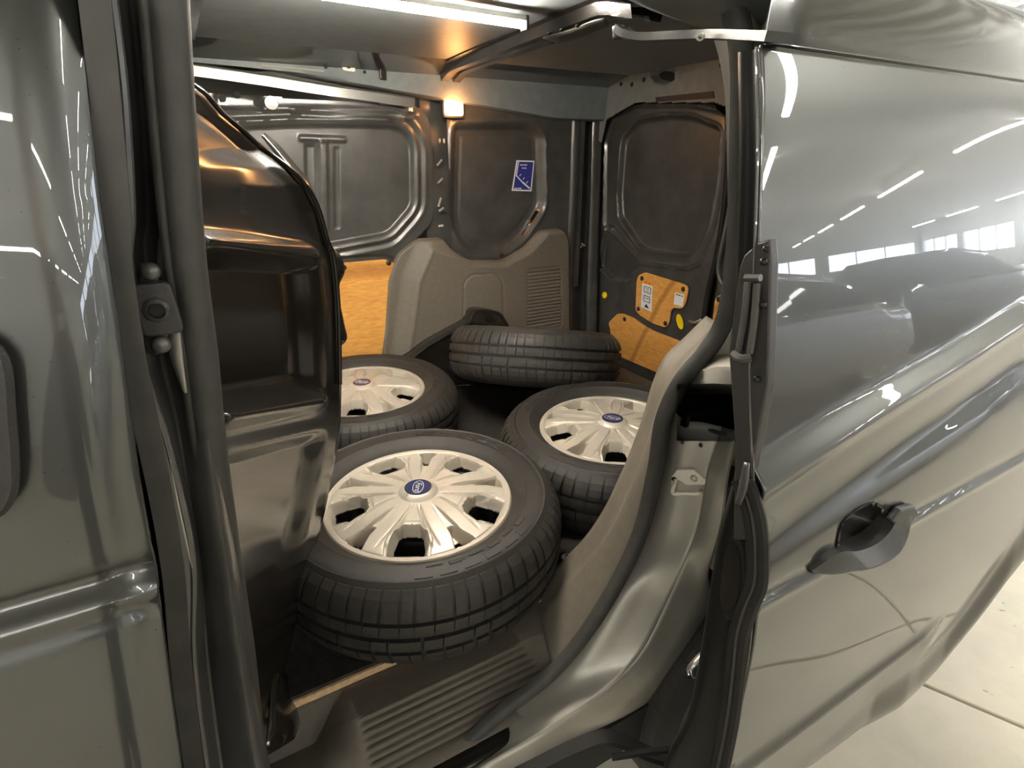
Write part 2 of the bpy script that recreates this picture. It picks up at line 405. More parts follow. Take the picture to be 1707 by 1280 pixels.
# striker socket of the door on the pillar
lp = empty_part = add('lock_bracket', *(lambda o: (o[0], o[1]))(([at(*p, Y=.49) for p in [(232, 437), (262, 440), (268, 486), (285, 492), (283, 545), (276, 585), (262, 592), (242, 590), (238, 545), (232, 490)]] +
     [at(*p, Y=.505) for p in [(232, 437), (262, 440), (268, 486), (285, 492), (283, 545), (276, 585), (262, 592), (242, 590), (238, 545), (232, 490)]],
     [tuple(range(10)), tuple(range(19, 9, -1))] + [(i, (i + 1) % 10, 10 + (i + 1) % 10, 10 + i) for i in range(10)])), M['black'], van, False, bevel=.002)
def disc_part(name, c, r, th, nrm, m, par, n=20, dome=0, hole=0, **k):
    nv = Vector(nrm).normalized(); q = nv.to_track_quat('Z', 'Y').to_matrix().to_4x4(); q.translation = c
    if hole: pr = [(hole, -.004), (hole, th), (r * .8, th), (r, th * .6), (r, 0)]
    else: pr = [(.0, th + dome), (r * .6, th + dome * .7), (r * .9, th), (r, th * .5), (r, -.001)]
    return lathe(name, pr, m, par, n=n, axis_m=q, **k)
c = at(261, 517, Y=.484)
pts = rpoly([(-.013, -.02), (.015, -.02), (.013, .02), (-.013, .02)], .006)
plate('socket_pad', [c + Vector((p[0], 0, p[1])) for p in pts], (0, 1, 0), .012, M['dplastic'], lp, bevel=.002)
disc_part('socket_ring', c, .009, .003, (0, -1, 0), M['dplastic'], lp, hole=.006)
disc_part('socket_hole', c, .006, .0007, (0, -1, 0), M['gap'], lp)
for q in [(251, 452), (269, 574)]: disc_part('bolt', at(*q, Y=.488), .0065, .004, (0, -1, 0), M['zinc'] if 0 else M['inner'], lp, dome=.002)

# ---- weatherstrip loop round the load opening
WS = [(273, -40, .50), (306, 400, .51), (333, 600, .525), (350, 750, .54), (380, 950, .57), (405, 1100, .60), (430, 1280, .63), (470, 1400, .655), (560, 1440, .665),
      (640, 1350, .665), (735, 1280, .665), (835, 1190, .655), (925, 1118, .64), (1000, 1022, .62), (1064, 900, .61), (1094, 785, .60), (1108, 700, .59), (1137, 638, .575), (1175, 592, .56), (1205, 545, .55),
      (1222, 480, .54), (1232, 380, .535), (1237, 250, .525), (1240, 120, .52), (1230, 30, .52), (1195, -40, .53), (1000, -90, .54), (600, -150, .54), (286, -120, .51)]
wsp = cr([at(x, y, Y=Y) for x, y, Y in WS], 8, closed=True)
prof = [(-.015, -.008), (-.0145, .002), (-.010, .009), (-.003, .012), (.003, .0115), (.0075, .009), (.0095, .0055), (.012, .007), (.0155, .004), (.016, -.008)]
def ws_sweep():
    n = len(wsp); rows = []
    ctr = Vector((.3, .55, 1.1))
    for i, p in enumerate(wsp):
        t = (wsp[(i + 1) % n] - wsp[i - 1]).normalized(); o_ = Vector((0, -1, 0)); o_ = (o_ - t * o_.dot(t)).normalized(); s = t.cross(o_).normalized()
        if s.dot(p - ctr) < 0: s = -s
        rows.append([p + s * a + o_ * b for a, b in prof])
    rows.append(rows[0])
    return loft('weatherstrip', rows, M['seal'], van, close=True, sharp=80)
ws = ws_sweep(); ws['label'] = 'soft black rubber door seal'

# ---- jamb and sill, painted
srows = [((1140, 700, .605), (1205, 712, .55), (1228, 718, .48), (1230, 720, .50)),
         ((1124, 785, .605), (1180, 790, .55), (1211, 795, .48), (1213, 797, .50)),
         ((1108, 870, .61), (1165, 872, .55), (1199, 877, .48), (1201, 880, .50)),
         ((1090, 926, .615), (1140, 938, .555), (1178, 950, .49), (1180, 953, .51)),
         ((1040, 988, .625), (1110, 1006, .57), (1168, 1005, .51), (1182, 1012, .48)),
         ((980, 1085, .635), (1068, 1088, .57), (1128, 1080, .52), (1150, 1085, .49)),
         ((925, 1150, .645), (1008, 1150, .575), (1062, 1165, .54), (1080, 1180, .52)),
         ((845, 1215, .65), (895, 1226, .60), (975, 1235, .55), (1000, 1250, .53)),
         ((745, 1290, .66), (800, 1282, .61), (885, 1292, .56), (905, 1310, .54)),
         ((620, 1370, .665), (690, 1370, .62), (770, 1370, .57), (790, 1390, .54))]
YO = [None, None, None, .53, .560, .563, .570, .594, .600, .605]
S_in = [[at(a, b, Y=c) for a, b, c in r[:2]] for r in srows]
S_in = [[r[0] + Vector((.012, .045, .004)), r[0], r[0].lerp(r[1], .5) + Vector((0, 0, .002)), r[1]] for r in S_in]
S_out = []
for i, r in enumerate(srows):
    c1, c2, c3 = at(r[1][0], r[1][1], Y=r[1][2]), at(r[2][0], r[2][1], Y=YO[i] or r[2][2]), at(r[3][0], r[3][1], Y=(YO[i] + .02) if YO[i] else r[3][2])
    S_out.append([c1, c1.lerp(c2, .5), c2, c3])
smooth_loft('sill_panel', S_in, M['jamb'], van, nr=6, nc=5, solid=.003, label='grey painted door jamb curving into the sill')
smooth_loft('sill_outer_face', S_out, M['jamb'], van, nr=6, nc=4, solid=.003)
# pressed lines on jamb: top flange and break
sweep('jamb_flange', cr([at(*p) if 0 else at(p[0], p[1], Y=p[2]) for p in [(1143, 712, .60), (1160, 708, .59), (1200, 722, .545), (1235, 727, .47)]], 5), circ(.004, 8), M['inner'], van)
# striker
def onj(x, y, k=0.):          # point on the jamb face, k metres proud of it
    p = at(x, y, Y=.605 - .00098 * (x - 1124)); d = (Vector((0, 0, 1.5)) - p).normalized(); return p + d * k
st_c = onj(1146, 810, .004)
q = [(1128, 783), (1156, 783), (1176, 800), (1175, 818), (1156, 836), (1132, 832), (1119, 822), (1119, 795)]
jn_ = (onj(1176, 783) - onj(1119, 783)).cross(onj(1146, 836) - onj(1146, 783)).normalized()
if jn_.x > 0: jn_ = -jn_
pl_ = []
for p in q:
    d_ = Vector(ray(*p)); t_ = (st_c + jn_ * .004 - Vector((0, 0, 1.5))).dot(jn_) / d_.dot(jn_); pl_.append(Vector((0, 0, 1.5)) + d_ * t_)
sp_ = plate('striker_plate', pl_, -jn_, .006, M['plate'], van, bevel=.001, label='bright zinc lock striker plate')
def onp(px, py, k=0.):
    d_ = Vector(ray(px, py)); c_ = st_c + jn_ * (.004 + k); t_ = (c_ - Vector((0, 0, 1.5))).dot(jn_) / d_.dot(jn_); return Vector((0, 0, 1.5)) + d_ * t_
for p in [(1157, 797), (1139, 824)]:
    disc_part('screw', onp(*p, .0005), .0065, .003, jn_, M['zinc'], sp_, hole=.003)
bp = cr([onp(1126, 800), onp(1124, 808, .022), onp(1122, 822, .026), onp(1140, 822, .026), onp(1164, 822, .022), onp(1168, 818)], 5)
for p in [(1124, 799), (1123, 826), (1166, 816)]: disc_part('striker_slot', onp(*p, .0004), .0055, .0006, jn_, M['gap'], sp_, n=14)
sweep('striker_bar', bp, circ(.0036, 8), M['plate'], sp_)
for p in [(1137, 737), (1168, 742), (1190, 800), (1150, 870)]: disc_part('blind_rivet', onj(*p, .002), .004, .001, (-1, 0, 0), M['inner'], van, n=12)

# ---- plastic trim inside the seal, on the rear pillar and down to the step
LT = [(1200, 540, .66), (1165, 575, .66), (1128, 612, .66), (1106, 660, .66), (1090, 714, .67), (1066, 779, .67), (1045, 825, .68), (1022, 872, .69), (985, 925, .72), (925, 985, .765), (905, 1010, .79)]
RT = [(1215, 545, .56), (1190, 580, .57), (1152, 618, .585), (1122, 668, .60), (1104, 714, .60), (1092, 785, .605), (1080, 850, .61), (1062, 905, .615), (1020, 990, .625), (960, 1075, .64), (925, 1118, .645)]
rows = []
for a, b in zip(LT, RT):
    A = at(a[0], a[1], Y=a[2]); B = at(b[0], b[1], Y=b[2]); n_ = Vector((-.012, -.004, .01))
    rows.append([A + Vector((.02, .05, 0)), A, A.lerp(B, .2) + n_, A.lerp(B, .55) + n_, A.lerp(B, .9) + n_ * .5, B])
smooth_loft('pillar_trim', rows, M['plastic'], van, nr=6, nc=4, solid=.003, label='grey brown plastic trim inside the door seal')
# rear pillar inner sheet going up from there
prow = [((1165, -20, .80), (1222, -20, .545)), ((1205, 120, .72), (1228, 120, .535)), ((1213, 250, .70), (1226, 250, .54)), ((1214, 380, .68), (1222, 380, .55)), ((1208, 480, .66), (1216, 480, .555)), ((1190, 560, .66), (1205, 560, .565)), ((1150, 600, .68), (1170, 605, .58))]
smooth_loft('rear_pillar', [[at(*a[:2], Y=a[2]), at((a[0] + b[0]) / 2, a[1], Y=(a[2] + b[2]) / 2 - .01), at(*b[:2], Y=b[2])] for a, b in prow], M['inner'], van, nr=6, nc=4, solid=.003, label='dark painted pillar behind the load opening')
# outer face of the pillar between seal and sliding door, with the slide rail recess
orow = [((1246, -30, .52), (1300, -30, .47)), ((1252, 120, .52), (1312, 120, .45)), ((1250, 300, .53), (1315, 300, .44)), ((1240, 450, .54), (1310, 450, .43)), ((1222, 545, .55), (1300, 545, .42)), ((1190, 590, .57), (1300, 600, .42)), ((1165, 615, .575), (1300, 632, .42))]
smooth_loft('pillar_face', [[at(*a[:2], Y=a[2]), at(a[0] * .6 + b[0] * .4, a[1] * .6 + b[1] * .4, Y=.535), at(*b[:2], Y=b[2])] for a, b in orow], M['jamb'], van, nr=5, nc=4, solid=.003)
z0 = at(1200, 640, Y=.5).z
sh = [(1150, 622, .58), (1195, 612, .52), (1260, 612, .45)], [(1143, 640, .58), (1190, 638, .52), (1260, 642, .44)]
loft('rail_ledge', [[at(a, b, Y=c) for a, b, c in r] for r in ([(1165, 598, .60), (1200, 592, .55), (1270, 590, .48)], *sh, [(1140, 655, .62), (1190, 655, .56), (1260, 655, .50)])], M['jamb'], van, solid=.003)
rc = [(1128, 640), (1290, 640), (1290, 735), (1128, 735)]
loft('slide_rail_recess', [[at(a, b, Y=.46) for a, b in rc] + [at(1128, 640, Y=.46)], [at(a, b, Y=.68) for a, b in rc] + [at(1128, 640, Y=.68)]], M['gap'], van, smooth=False)
plate('slide_rail_back', [at(a, b, Y=.68) for a, b in rc], (0, 1, 0), .01, M['black'], van)
sweep('slide_rail', [at(1140, 700, Y=.60), at(1235, 690, Y=.60)], [(-.006, -.012), (.006, -.012), (.006, .012), (-.006, .012)], M['black'], van)

# ---- sliding door
zarch = [(.30, .42), (.80, .44), (.95, .475), (1.06, .525), (1.12, .57), (1.17, .66), (1.22, .755), (1.30, .83), (1.42, .90), (1.7, .93)]
def zbot(x): return float(np.interp(x, [a for a, b in zarch], [b for a, b in zarch]))
OFF = -.095
belt = [at(*p, S=OFF) for p in [(1250, 790), (1350, 728), (1500, 638), (1600, 580), (1707, 512)]]
def zbelt(x): return float(np.interp(x, [p.x for p in belt], [p.z for p in belt]))
hcr = at(1290, 985, S=OFF).z
def dxt(x, z):
    b = z - zbelt(x); y = 0; h0 = hcr
    y += .010 * (1 / (1 + math.exp(-b / .004))) * (1 if b < .25 else 1) - .004      # panel above the shoulder sits back
    y -= .007 * math.exp(-((b + .018) / .012) ** 2)
    h = z - hcr; y += .0035 * math.exp(-((h - .006) / .007) ** 2) - .0025 * math.exp(-((h + .006) / .006) ** 2)
    l = z - .735; k_ = 1 - min(1, max(0, (x - .95) / .08)); y += (.012 * (1 / (1 + math.exp(l / .004))) - .010 * math.exp(-((l - .014) / .012) ** 2)) * k_
    y += .007 * math.exp(-((b + .085) / .03) ** 2) * (1 / (1 + math.exp((h0 - z) / .01)))
    zb = zbot(x); e = z - zb
    if e < .11: y -= .016 * math.sin(math.pi / 2 * (1 - max(e, 0) / .11)) ** 2
    return y
hand = [(1392, 905), (1402, 872), (1425, 850), (1445, 839), (1462, 842), (1474, 860), (1470, 882), (1450, 900), (1420, 910), (1398, 914)]
hpoly = [(q.x, q.z) for q in [at(*p, S=OFF) for p in hand]]
from mathutils.geometry import intersect_point_tri_2d
def inpoly(x, z, poly):
    s = False; n = len(poly)
    for i in range(n):
        ax, ay = poly[i]; bx, by = poly[(i + 1) % n]
        if (ay > z) != (by > z) and x < (bx - ax) * (z - ay) / (by - ay) + ax: s = not s
    return s
X0D = .462
def door_skin():
    v = []; f = []; nx, nz = 190, 260
    for i in range(nx + 1):
        x = X0D + (1.62 - X0D) * (i / nx) ** 1.15
        zb = zbot(x); zt = 1.592
        for j in range(nz + 1):
            z = zb + (zt - zb) * j / nz
            v.append((x, Ys_s(z) + OFF + dxt(x, z), z))
    n = nz + 1
    for i in range(nx):
        for j in range(nz):
            q = (i * n + j, i * n + j + 1, (i + 1) * n + j + 1, (i + 1) * n + j)
            c = [sum(v[k][w] for k in q) / 4 for w in (0, 2)]
            if inpoly(c[0], c[1], hpoly): continue
            f.append(q)
    return add('sliding_door', v, f, M['paint'], van, sharp=80, solid=.004, offset=-1, label='metallic grey sliding door slid back along the body')
sd = door_skin()
# its inner frame: front end face, hem, gaskets
zs_ = [1.59, 1.5, 1.4, 1.3, 1.2, 1.1, 1.0, .9, .8, .7, .6, .5, .42]
def dy(z, k): return Ys_s(z) + OFF + dxt(X0D, z) + k
r0 = [Vector((X0D - .001, dy(z, .0), z)) for z in zs_]
hem = [Vector((X0D - .0035, dy(z, .002), z)) for z in zs_]
sweep('hem_edge', cr(hem, 5), circ(.0015, 8), M['paint'], sd)
def kk(z): return .028 + .040 * float(1 - ss(np.array(z), 1.02, 1.22))
rows = [[Vector((X0D + .002, dy(z, .003), z)), Vector((X0D + .005, dy(z, kk(z) * .5), z)), Vector((X0D + .004, dy(z, kk(z)), z)), Vector((X0D + .03, dy(z, kk(z) + .012), z)), Vector((X0D + .09, dy(z, kk(z) + .04), z)), Vector((X0D + .16, dy(z, .085), z)), Vector((X0D + 1.1, dy(z, .085), z))] for z in zs_]
smooth_loft('inner_frame', rows, M['endface'], sd, nr=4, nc=3)
# rounded top corner bracket, channel trim
g1 = [at(*p, X=.458) for p in [(1232, 445), (1240, 425), (1262, 405), (1282, 398), (1285, 440), (1280, 640), (1252, 790), (1250, 900), (1222, 900), (1225, 740), (1218, 640), (1214, 585)]]
plate('end_cover', g1, (1, 0, 0), .012, M['dplastic'], sd, bevel=.002, label='dark plastic cover on the end of the sliding door')
for a, b in [((1247, 470), (1231, 585)), ((1262, 472), (1250, 588))]:
    sweep('channel_rib', cr([at(*a, X=.452), at((a[0] + b[0]) / 2 + 2, (a[1] + b[1]) / 2, X=.452), at(*b, X=.452)], 5), circ(.0035, 8), M['seal'], sd)
plate('channel_slot', [at(*p, X=.455) for p in [(1250, 472), (1260, 474), (1247, 586), (1234, 584)]], (1, 0, 0), .003, M['gap'], sd)
sweep('channel_cap', cr([at(1243, 463, X=.450), at(1268, 463, X=.450)], 3), circ(.0035, 8), M['inner'], sd)
sweep('channel_sill', cr([at(1224, 590, X=.450), at(1236, 598, X=.446), at(1252, 596, X=.450)], 4), circ(.0045, 8), M['seal'], sd)
for q_ in [(1278, 415), (1273, 436), (1272, 508), (1262, 632)]: disc_part('bolt', at(*q_, X=.455), .0035, .002, (-1, 0, 0), M['endface'], sd, dome=.0015)
# striped gasket on the shut edge of the lower half
ga = [(1250, 800), (1262, 830), (1272, 870), (1276, 920), (1274, 975), (1258, 1015), (1245, 1060), (1238, 1120), (1228, 1200), (1212, 1280), (1196, 1340)]
for k, (dx_, mm, w_) in enumerate([(-4, 'rubber', .008), (-13, 'seal', .005), (-22, 'rubber', .008)]):
    sweep('edge_gasket', cr([at(x + dx_, y, X=.455 + .003 * k) for x, y in ga], 6), circ(w_ * .8, 8), M[mm], sd)
plate('inner_lower_panel', [at(*p, X=.475) for p in [(1222, 830), (1262, 830), (1262, 980), (1235, 1060), (1215, 1300), (1150, 1320), (1172, 1100), (1190, 950)]], (1, 0, 0), .01, M['black'], sd)
c = at(1221, 962, X=.470)
el = [c + Vector((0, .020 * math.cos(a) + .004 * math.sin(a), .058 * math.sin(a))) for a in [2 * math.pi * i / 28 for i in range(28)]]
plate('oval_plug', el, (-1, 0, 0), .004, M['rubber'], sd, bevel=.0015)
el = [c + Vector((-.004, .014 * math.cos(a) + .003 * math.sin(a), .048 * math.sin(a))) for a in [2 * math.pi * i / 28 for i in range(28)]]
plate('plug_centre', el, (-1, 0, 0), .001, M['black'], sd)
# shiny crumpled hinge web above the gasket
smooth_loft('hinge_web', [[at(*p, X=.448) for p in [(1240, 770), (1249, 772)]], [at(*p, X=.446) for p in [(1232, 810), (1246, 812)]], [at(*p, X=.45) for p in [(1226, 838), (1236, 842)]]], M['inner'], sd, nr=4, nc=3, solid=.002)
# handle
bowl = []
hb = [at(*p, S=OFF) for p in hand]; cc0 = sum(hb, Vector()) / len(hb)
def onskin(p, k=0.): return Vector((p.x, Ys_s(p.z) + OFF + dxt(p.x, p.z) + k, p.z))
for s_, dep in [(1.08, -.002), (1.0, .004), (.93, .018), (.75, .035), (.4, .045), (.05, .048)]:
    bowl.append([onskin(cc0 + (p - cc0) * s_, dep) for p in cr(hb, 4, closed=True)])
hd = loft('handle_cup', bowl, M['dplastic'], sd, close=True)
up_ = [(1347, 948), (1362, 925), (1385, 908), (1410, 908), (1440, 898), (1462, 880), (1475, 858), (1490, 842), (1508, 837)]
lo_ = [(1349, 951), (1372, 950), (1400, 947), (1425, 940), (1452, 928), (1475, 912), (1490, 892), (1503, 866), (1510, 842)]
A = [at(*p, S=OFF) for p in up_]; B = [at(*p, S=OFF) for p in lo_]
rows = []
for i, (a, b) in enumerate(zip(A, B)):
    k = math.sin(math.pi * (i + .4) / 8.8) ** .7
    rows.append([onskin(a, .010), onskin(a, -.006 * k), onskin(a, -.012 * k - .001), onskin(a.lerp(b, .5), -.019 * k - .002), onskin(a.lerp(b, .62), -.019 * k - .002), onskin(b, -.006 * k), onskin(b, .004)])
rr_ = [cr(c, 5) for c in zip(*rows)]
loft('handle', [list(x) for x in zip(*rr_)], M['dplastic'], sd, sharp=28, label='dark grey plastic pull handle')
cap = [at(*p, S=OFF) for p in [(1466, 858), (1482, 840), (1505, 834), (1512, 842), (1505, 862), (1485, 880)]]
plate('handle_cap', [onskin(p, -.012) for p in cap], (0, 1, 0), .010, M['dplastic'], sd, bevel=.003)
# upper arm that carries the door
arm = [at(1035, 48, Y=.615), at(1050, 58, Y=.60), at(1085, 62, Y=.57), at(1130, 60, Y=.53), at(1200, 58, Y=.47), at(1298, 62, Y=.365)]
ao = sweep('guide_arm', cr(arm, 5), [(-.012, -.004), (.012, -.004), (.012, .004), (-.012, .004)], M['dplastic'], sd, up=(0, 0, 1), scale=None)
ao['label'] = 'flat black guide arm at the top of the sliding door'
disc_part('screw', at(1177, 56, Y=.480) + Vector((-.012, -.004, -.004)), .0045, .002, (-.6, -.6, -.5), M['zinc'], sd, n=14, hole=.002)
disc_part('guide_roller', at(1035, 46, Y=.62), .010, .012, (0, 0, -1), M['black'], sd)

# ---- body shell above and behind the door
RP = cr([Vector((0, y, z)) for y, z in [(.44, 1.598), (.415, 1.602), (.418, 1.612), (.44, 1.65), (.475, 1.69), (.53, 1.73), (.62, 1.77), (.74, 1.80), (.90, 1.82), (1.05, 1.828)]], 6)
def x_front(p):            # the body side starts at the rear post of the opening, leaning back with the roof curve
    return min(1.3, .52 + max(0, p.y - .418) * 1.28)
loft('roof_side', [[Vector((x_front(p) + (1.74 - x_front(p)) * t, p.y, p.z)) for t in np.linspace(0, 1, 20)] for p in RP], M['paint'], van, solid=.004, offset=-1, label='metallic grey roof edge above the sliding door')
loft('roof_gutter', [[Vector((X_, p.y + .002, p.z - .002)) for X_ in np.linspace(-1.2, 1.3, 20)] for p in RP if p.z > 1.735], M['paint'], van, solid=.003)
loft('roof_panel', [[Vector((X_, Y_, 1.828 + .012 * (1 - ((Y_ - 1.32) / .27) ** 2))) for X_ in (-1.2, -.5, 0, .6, 1.2, 1.74)] for Y_ in np.linspace(1.05, 1.59, 7)], M['paint'], van, solid=.003)
loft('roof_far_side', [[Vector((X_, 2.64 - p.y, p.z)) for X_ in (-1.2, 0, 1.74)] for p in RP], M['paint'], van, solid=.003)
plate('rear_outer_skin', [Vector(p) for p in [(1.72, .42, .40), (1.72, 2.22, .40), (1.72, 2.22, 1.62), (1.72, 2.1, 1.76), (1.72, 1.7, 1.83), (1.72, .95, 1.83), (1.72, .55, 1.76), (1.72, .44, 1.62)]], (1, 0, 0), .02, M['paint'], van)
# quarter panel of the near side behind the open door, and far outer skin
skin('quarter_panel', lambda z: .66, lambda z: 1.70, .62, 1.60, .0, van, nx=20, nz=50, cut=lambda x, z: (x - .95) ** 2 + (z - .36) ** 2 < .38 ** 2 or (x < .9 and 1.14 < z < 1.25))
loft('far_outer_skin', [[Vector((X_, 2.64 - Ys_s(z), z)) for X_ in (-1.2, 0, 1.72)] for z in np.linspace(.35, 1.60, 24)], M['paint'], van, solid=.003)

# ---- floor of the load space
fl = plate('load_floor', [Vector(p) for p in [(-.12, .815, .59), (1.65, .815, .59), (1.65, 2.12, .59), (-.12, 2.12, .59)]], (0, 0, 1), .008, M['floor'], van, label='dark rubber load floor')
plate('floor_board', [Vector(p) for p in [(-.12, .81, .574), (1.65, .81, .574), (1.65, 2.12, .574), (-.12, 2.12, .574)]], (0, 0, 1), .016, M['woodedge'], van, label='pale plywood edge of the load floor')
plate('rear_floor_mat', [Vector(p) for p in [(1.36, .95, .600), (1.63, .95, .600), (1.63, 2.08, .600), (1.22, 2.08, .600), (1.2, 1.7, .600)]], (0, 0, 1), .004, M['plastic'], van, bevel=.002)
e = at(946, 930, Z=.60)
disc_part('floor_bolt', e, .016, .003, (0, 0, 1), M['zinc'], van, hole=.0)
disc_part('floor_bolt_head', e + Vector((0, 0, .003)), .007, .005, (0, 0, 1), M['chrome'], van, n=6)
disc_part('anchor_ring', e + Vector((-.005, .0, .0)), .022, .002, (0, 0, 1), M['black'], van)

# ---- plastic step inside the sill
def step():
    X_ = np.linspace(-.14, .62, 150); rows = []
    xa, xb = .10, .44          # ribbed section
    for x in X_:
        bl = float(ss(np.array(x), .02, .10)); br = float(ss(np.array(x), .46, .56))
        zf = .598; r = []
        dp = bl * (1 - .0 * br)
        zlow = .515; ztop = .574
        ytop0 = .812
        ye = .812 - .075 * bl - .02 * br
        zl = ztop - .10 * (1 - bl)
        r.append(Vector((x, .809, .574))); r.append(Vector((x, .806, min(.573, zl + .004))))
        r.append(Vector((x, ytop0 - .012, zl)))
        r.append(Vector((x, ye, zl)))
        n = 60
        for k in range(1, n + 1):
            t = k / n; y = ye + (.672 - ye) * t; z = zl + (.487 + .03 * br - zl) * t
            if xa < x < xb + .05 * t:
                ph = t * 8.0; w = .5 - .5 * math.cos(2 * math.pi * ph); env = min(1, (x - xa) / .01, (xb + .05 * t - x) / .01)
                y -= -.006 * (1 - w ** .6) * env; z -= .0045 * (1 - w ** .6) * env
            r.append(Vector((x, y, z)))
        r.append(Vector((x, .645, .485)))
        rows.append(r)
    return loft('step_trim', rows, M['plastic'], van, solid=.003, sharp=60, label='ribbed grey plastic step trim')
step()
# ---- bulkhead (driver side half partition) with pressed steps
yl = [(120, 290), (400, 322), (700, 348), (1000, 382), (1300, 428)]
yr = [(128, 296), (140, 318), (160, 345), (190, 372), (215, 402), (250, 442), (280, 482), (310, 512), (350, 533), (400, 547), (430, 558), (500, 565), (560, 567), (640, 568), (700, 567), (760, 559), (850, 541), (950, 516), (1050, 490), (1150, 464), (1250, 446), (1300, 440)]
yY = [(128, .72), (250, .95), (430, 1.05), (700, 1.05), (1000, .92), (1300, .80)]
def I(tab, y): return float(np.interp(y, [a for a, b in tab], [b for a, b in tab]))
rows = []
for i in range(321):
    y = 128 + (1300 - 128) * (i / 320); xl, xr, Yr = I(yl, y), I(yr, y), I(yY, y); r = []
    for j in range(49):
        t = j / 48; px = xl + (xr - xl) * t; tt = t ** 1.3; Y_ = .60 + (Yr - .60) * tt
        p = at(px, y, Y=Y_)
        # pressed features, pushed along X (towards the cab = -X)
        d = 0
        edge = xr - px
        # flange rim following the silhouette
        d -= .012 * float(ss(np.array(edge), 8, 26)) * float(ss(np.array(-y), -430, -340))
        ledge1 = 412 + 22 * t
        d -= .042 * float(ss(np.array(y - ledge1), 0, 22)) * float(ss(np.array(edge), 25, 45)) * (1 - float(ss(np.array(y - (690 - 40 * t)), -44, 26)))
        d += .014 * math.exp(-((y - ledge1 + 10) / 14) ** 2) * float(ss(np.array(edge), 15, 45))
        l2 = 690 - 38 * t
        d += .024 * math.exp(-((y - l2 - 10) / 14) ** 2) * float(ss(np.array(edge), 20, 50))
        l3 = 765 - 55 * t
        d -= .022 * float(ss(np.array(y - l3), -4, 18)) * float(ss(np.array(edge), 18, 40)) * (1 - float(ss(np.array(y), 900, 1100)))
        d -= .006 * math.exp(-(((px - 430) / 40) ** 2 + ((y - 330) / 60) ** 2))
        p.x += d
        r.append(p)
    last = r[-1]
    r.append(last + Vector((-.012, .02, 0))); r.append(last + Vector((-.05, .06, 0))); r.append(last + Vector((-.10, .12, 0)))
    rows.append(r)
bk = loft('bulkhead', rows, M['black'], van, solid=.003, sharp=0, label='glossy black half bulkhead bulging behind the driver seat')
rim = cr([at(x - 1, y, Y=I(yY, y) * .98) for y, x in yr[1:14]], 5)
sweep('bulkhead_rim', rim, circ(.004, 8), M['black'], van)
# second flange seen behind the rim
fl2 = [(440, 222), (462, 240), (490, 272), (512, 300), (532, 345)], [(436, 226), (455, 250), (480, 282), (508, 312), (532, 352)]
loft('bulkhead_flange', [cr([at(*p, Y=1.15) for p in fl2[0]], 5), cr([at(*p, Y=1.10) for p in fl2[1]], 5)], M['black'], van, solid=.003)
# partition latches on its free edge
lt = [(548, 418, .010), (556, 432, .016), (560, 450, .017), (557, 470, .011), (556, 500, .009), (561, 520, .010), (563, 545, .014), (566, 562, .015), (562, 574, .008)]
pp = cr([at(a, b, Y=1.07) for a, b, c in lt], 5); sc_ = [float(np.interp(i / (len(pp) - 1) * (len(lt) - 1), range(len(lt)), [c for a, b, c in lt])) for i in range(len(pp))]
sweep('partition_latch', pp, circ(1, 12), M['black'], van, scale=sc_, label='shiny black latch on the bulkhead edge')
# foot of the bulkhead
smooth_loft('bulkhead_foot', [[at(a, b, Y=c) for a, b, c in r] for r in [[(455, 1120, .80), (500, 1130, .95), (520, 1130, 1.1)], [(450, 1180, .76), (490, 1180, .80), (505, 1175, .9)], [(445, 1230, .73), (488, 1215, .76), (500, 1200, .82)], [(440, 1262, .70), (470, 1245, .72), (490, 1232, .75)]]], M['black'], van, nr=4, nc=4, solid=.003)

# ---- far sliding door: pressed inner sheet
YF = 2.09
win = p2([(340, 212), (500, 205), (655, 208), (678, 218), (690, 245), (691, 345), (650, 392), (550, 411), (340, 425)], Y=YF)
win = [tuple(p) for p in rpoly(win, .03)]
frm = p2([(300, 150), (700, 176), (716, 200), (722, 240), (722, 372), (690, 404), (668, 430), (666, 560), (648, 592), (560, 640), (300, 640)], Y=YF)
frm = [tuple(p) for p in rpoly(frm, .03)]
low = p2([(500, 434), (648, 426), (664, 438), (664, 556), (644, 590), (560, 620), (500, 620)], Y=YF); low = [tuple(p) for p in rpoly(low, .03)]
def pxb(a, b, pts, k=.003):
    q = p2(pts, Y=YF); return sdf(a, b, q)
def farfn(a, b):
    d = sdf(a, b, win); h = .016 * (1 - ss(d, -.012, .0))
    h -= .006 * np.exp(-((d - .012) / .006) ** 2); h += .004 * np.exp(-((d - .028) / .006) ** 2); h -= .004 * np.exp(-((d - .045) / .007) ** 2)
    d2 = sdf(a, b, low); h += .010 * (1 - ss(d2, -.004, .010))
    for q in ([(500, 226), (578, 229), (578, 236), (500, 234)],):
        e = pxb(a, b, q); h -= .008 * (1 - ss(e, -.002, .004))
    for q in ([(511, 242), (527, 243), (530, 386), (513, 388)], [(560, 246), (566, 247), (567, 380), (560, 381)]):
        e = pxb(a, b, q); h += .007 * (1 - ss(e, -.003, .004))
    e = pxb(a, b, [(533, 234), (547, 235), (549, 386), (535, 388)]); h -= .010 * (1 - ss(e, -.003, .003))
    e = pxb(a, b, [(360, 155), (436, 163), (436, 184), (360, 178)]); h += .014 * (1 - ss(e, -.003, .006))
    e = pxb(a, b, [(484, 180), (672, 195), (694, 188), (696, 194), (674, 203), (484, 188)]); h -= .006 * (1 - ss(e, -.002, .005))
    return h
relief('far_door_sheet', 'Y', YF, (-.14, .56), (.89, 1.77), .005, farfn, M['inner'], van, outline=frm, label='dark pressed inner sheet of the far sliding door')
lens_ = disc_part('round_lens', at(452, 172, Y=YF - .006), .022, .006, (0, -1, 0), M['lens'], van)
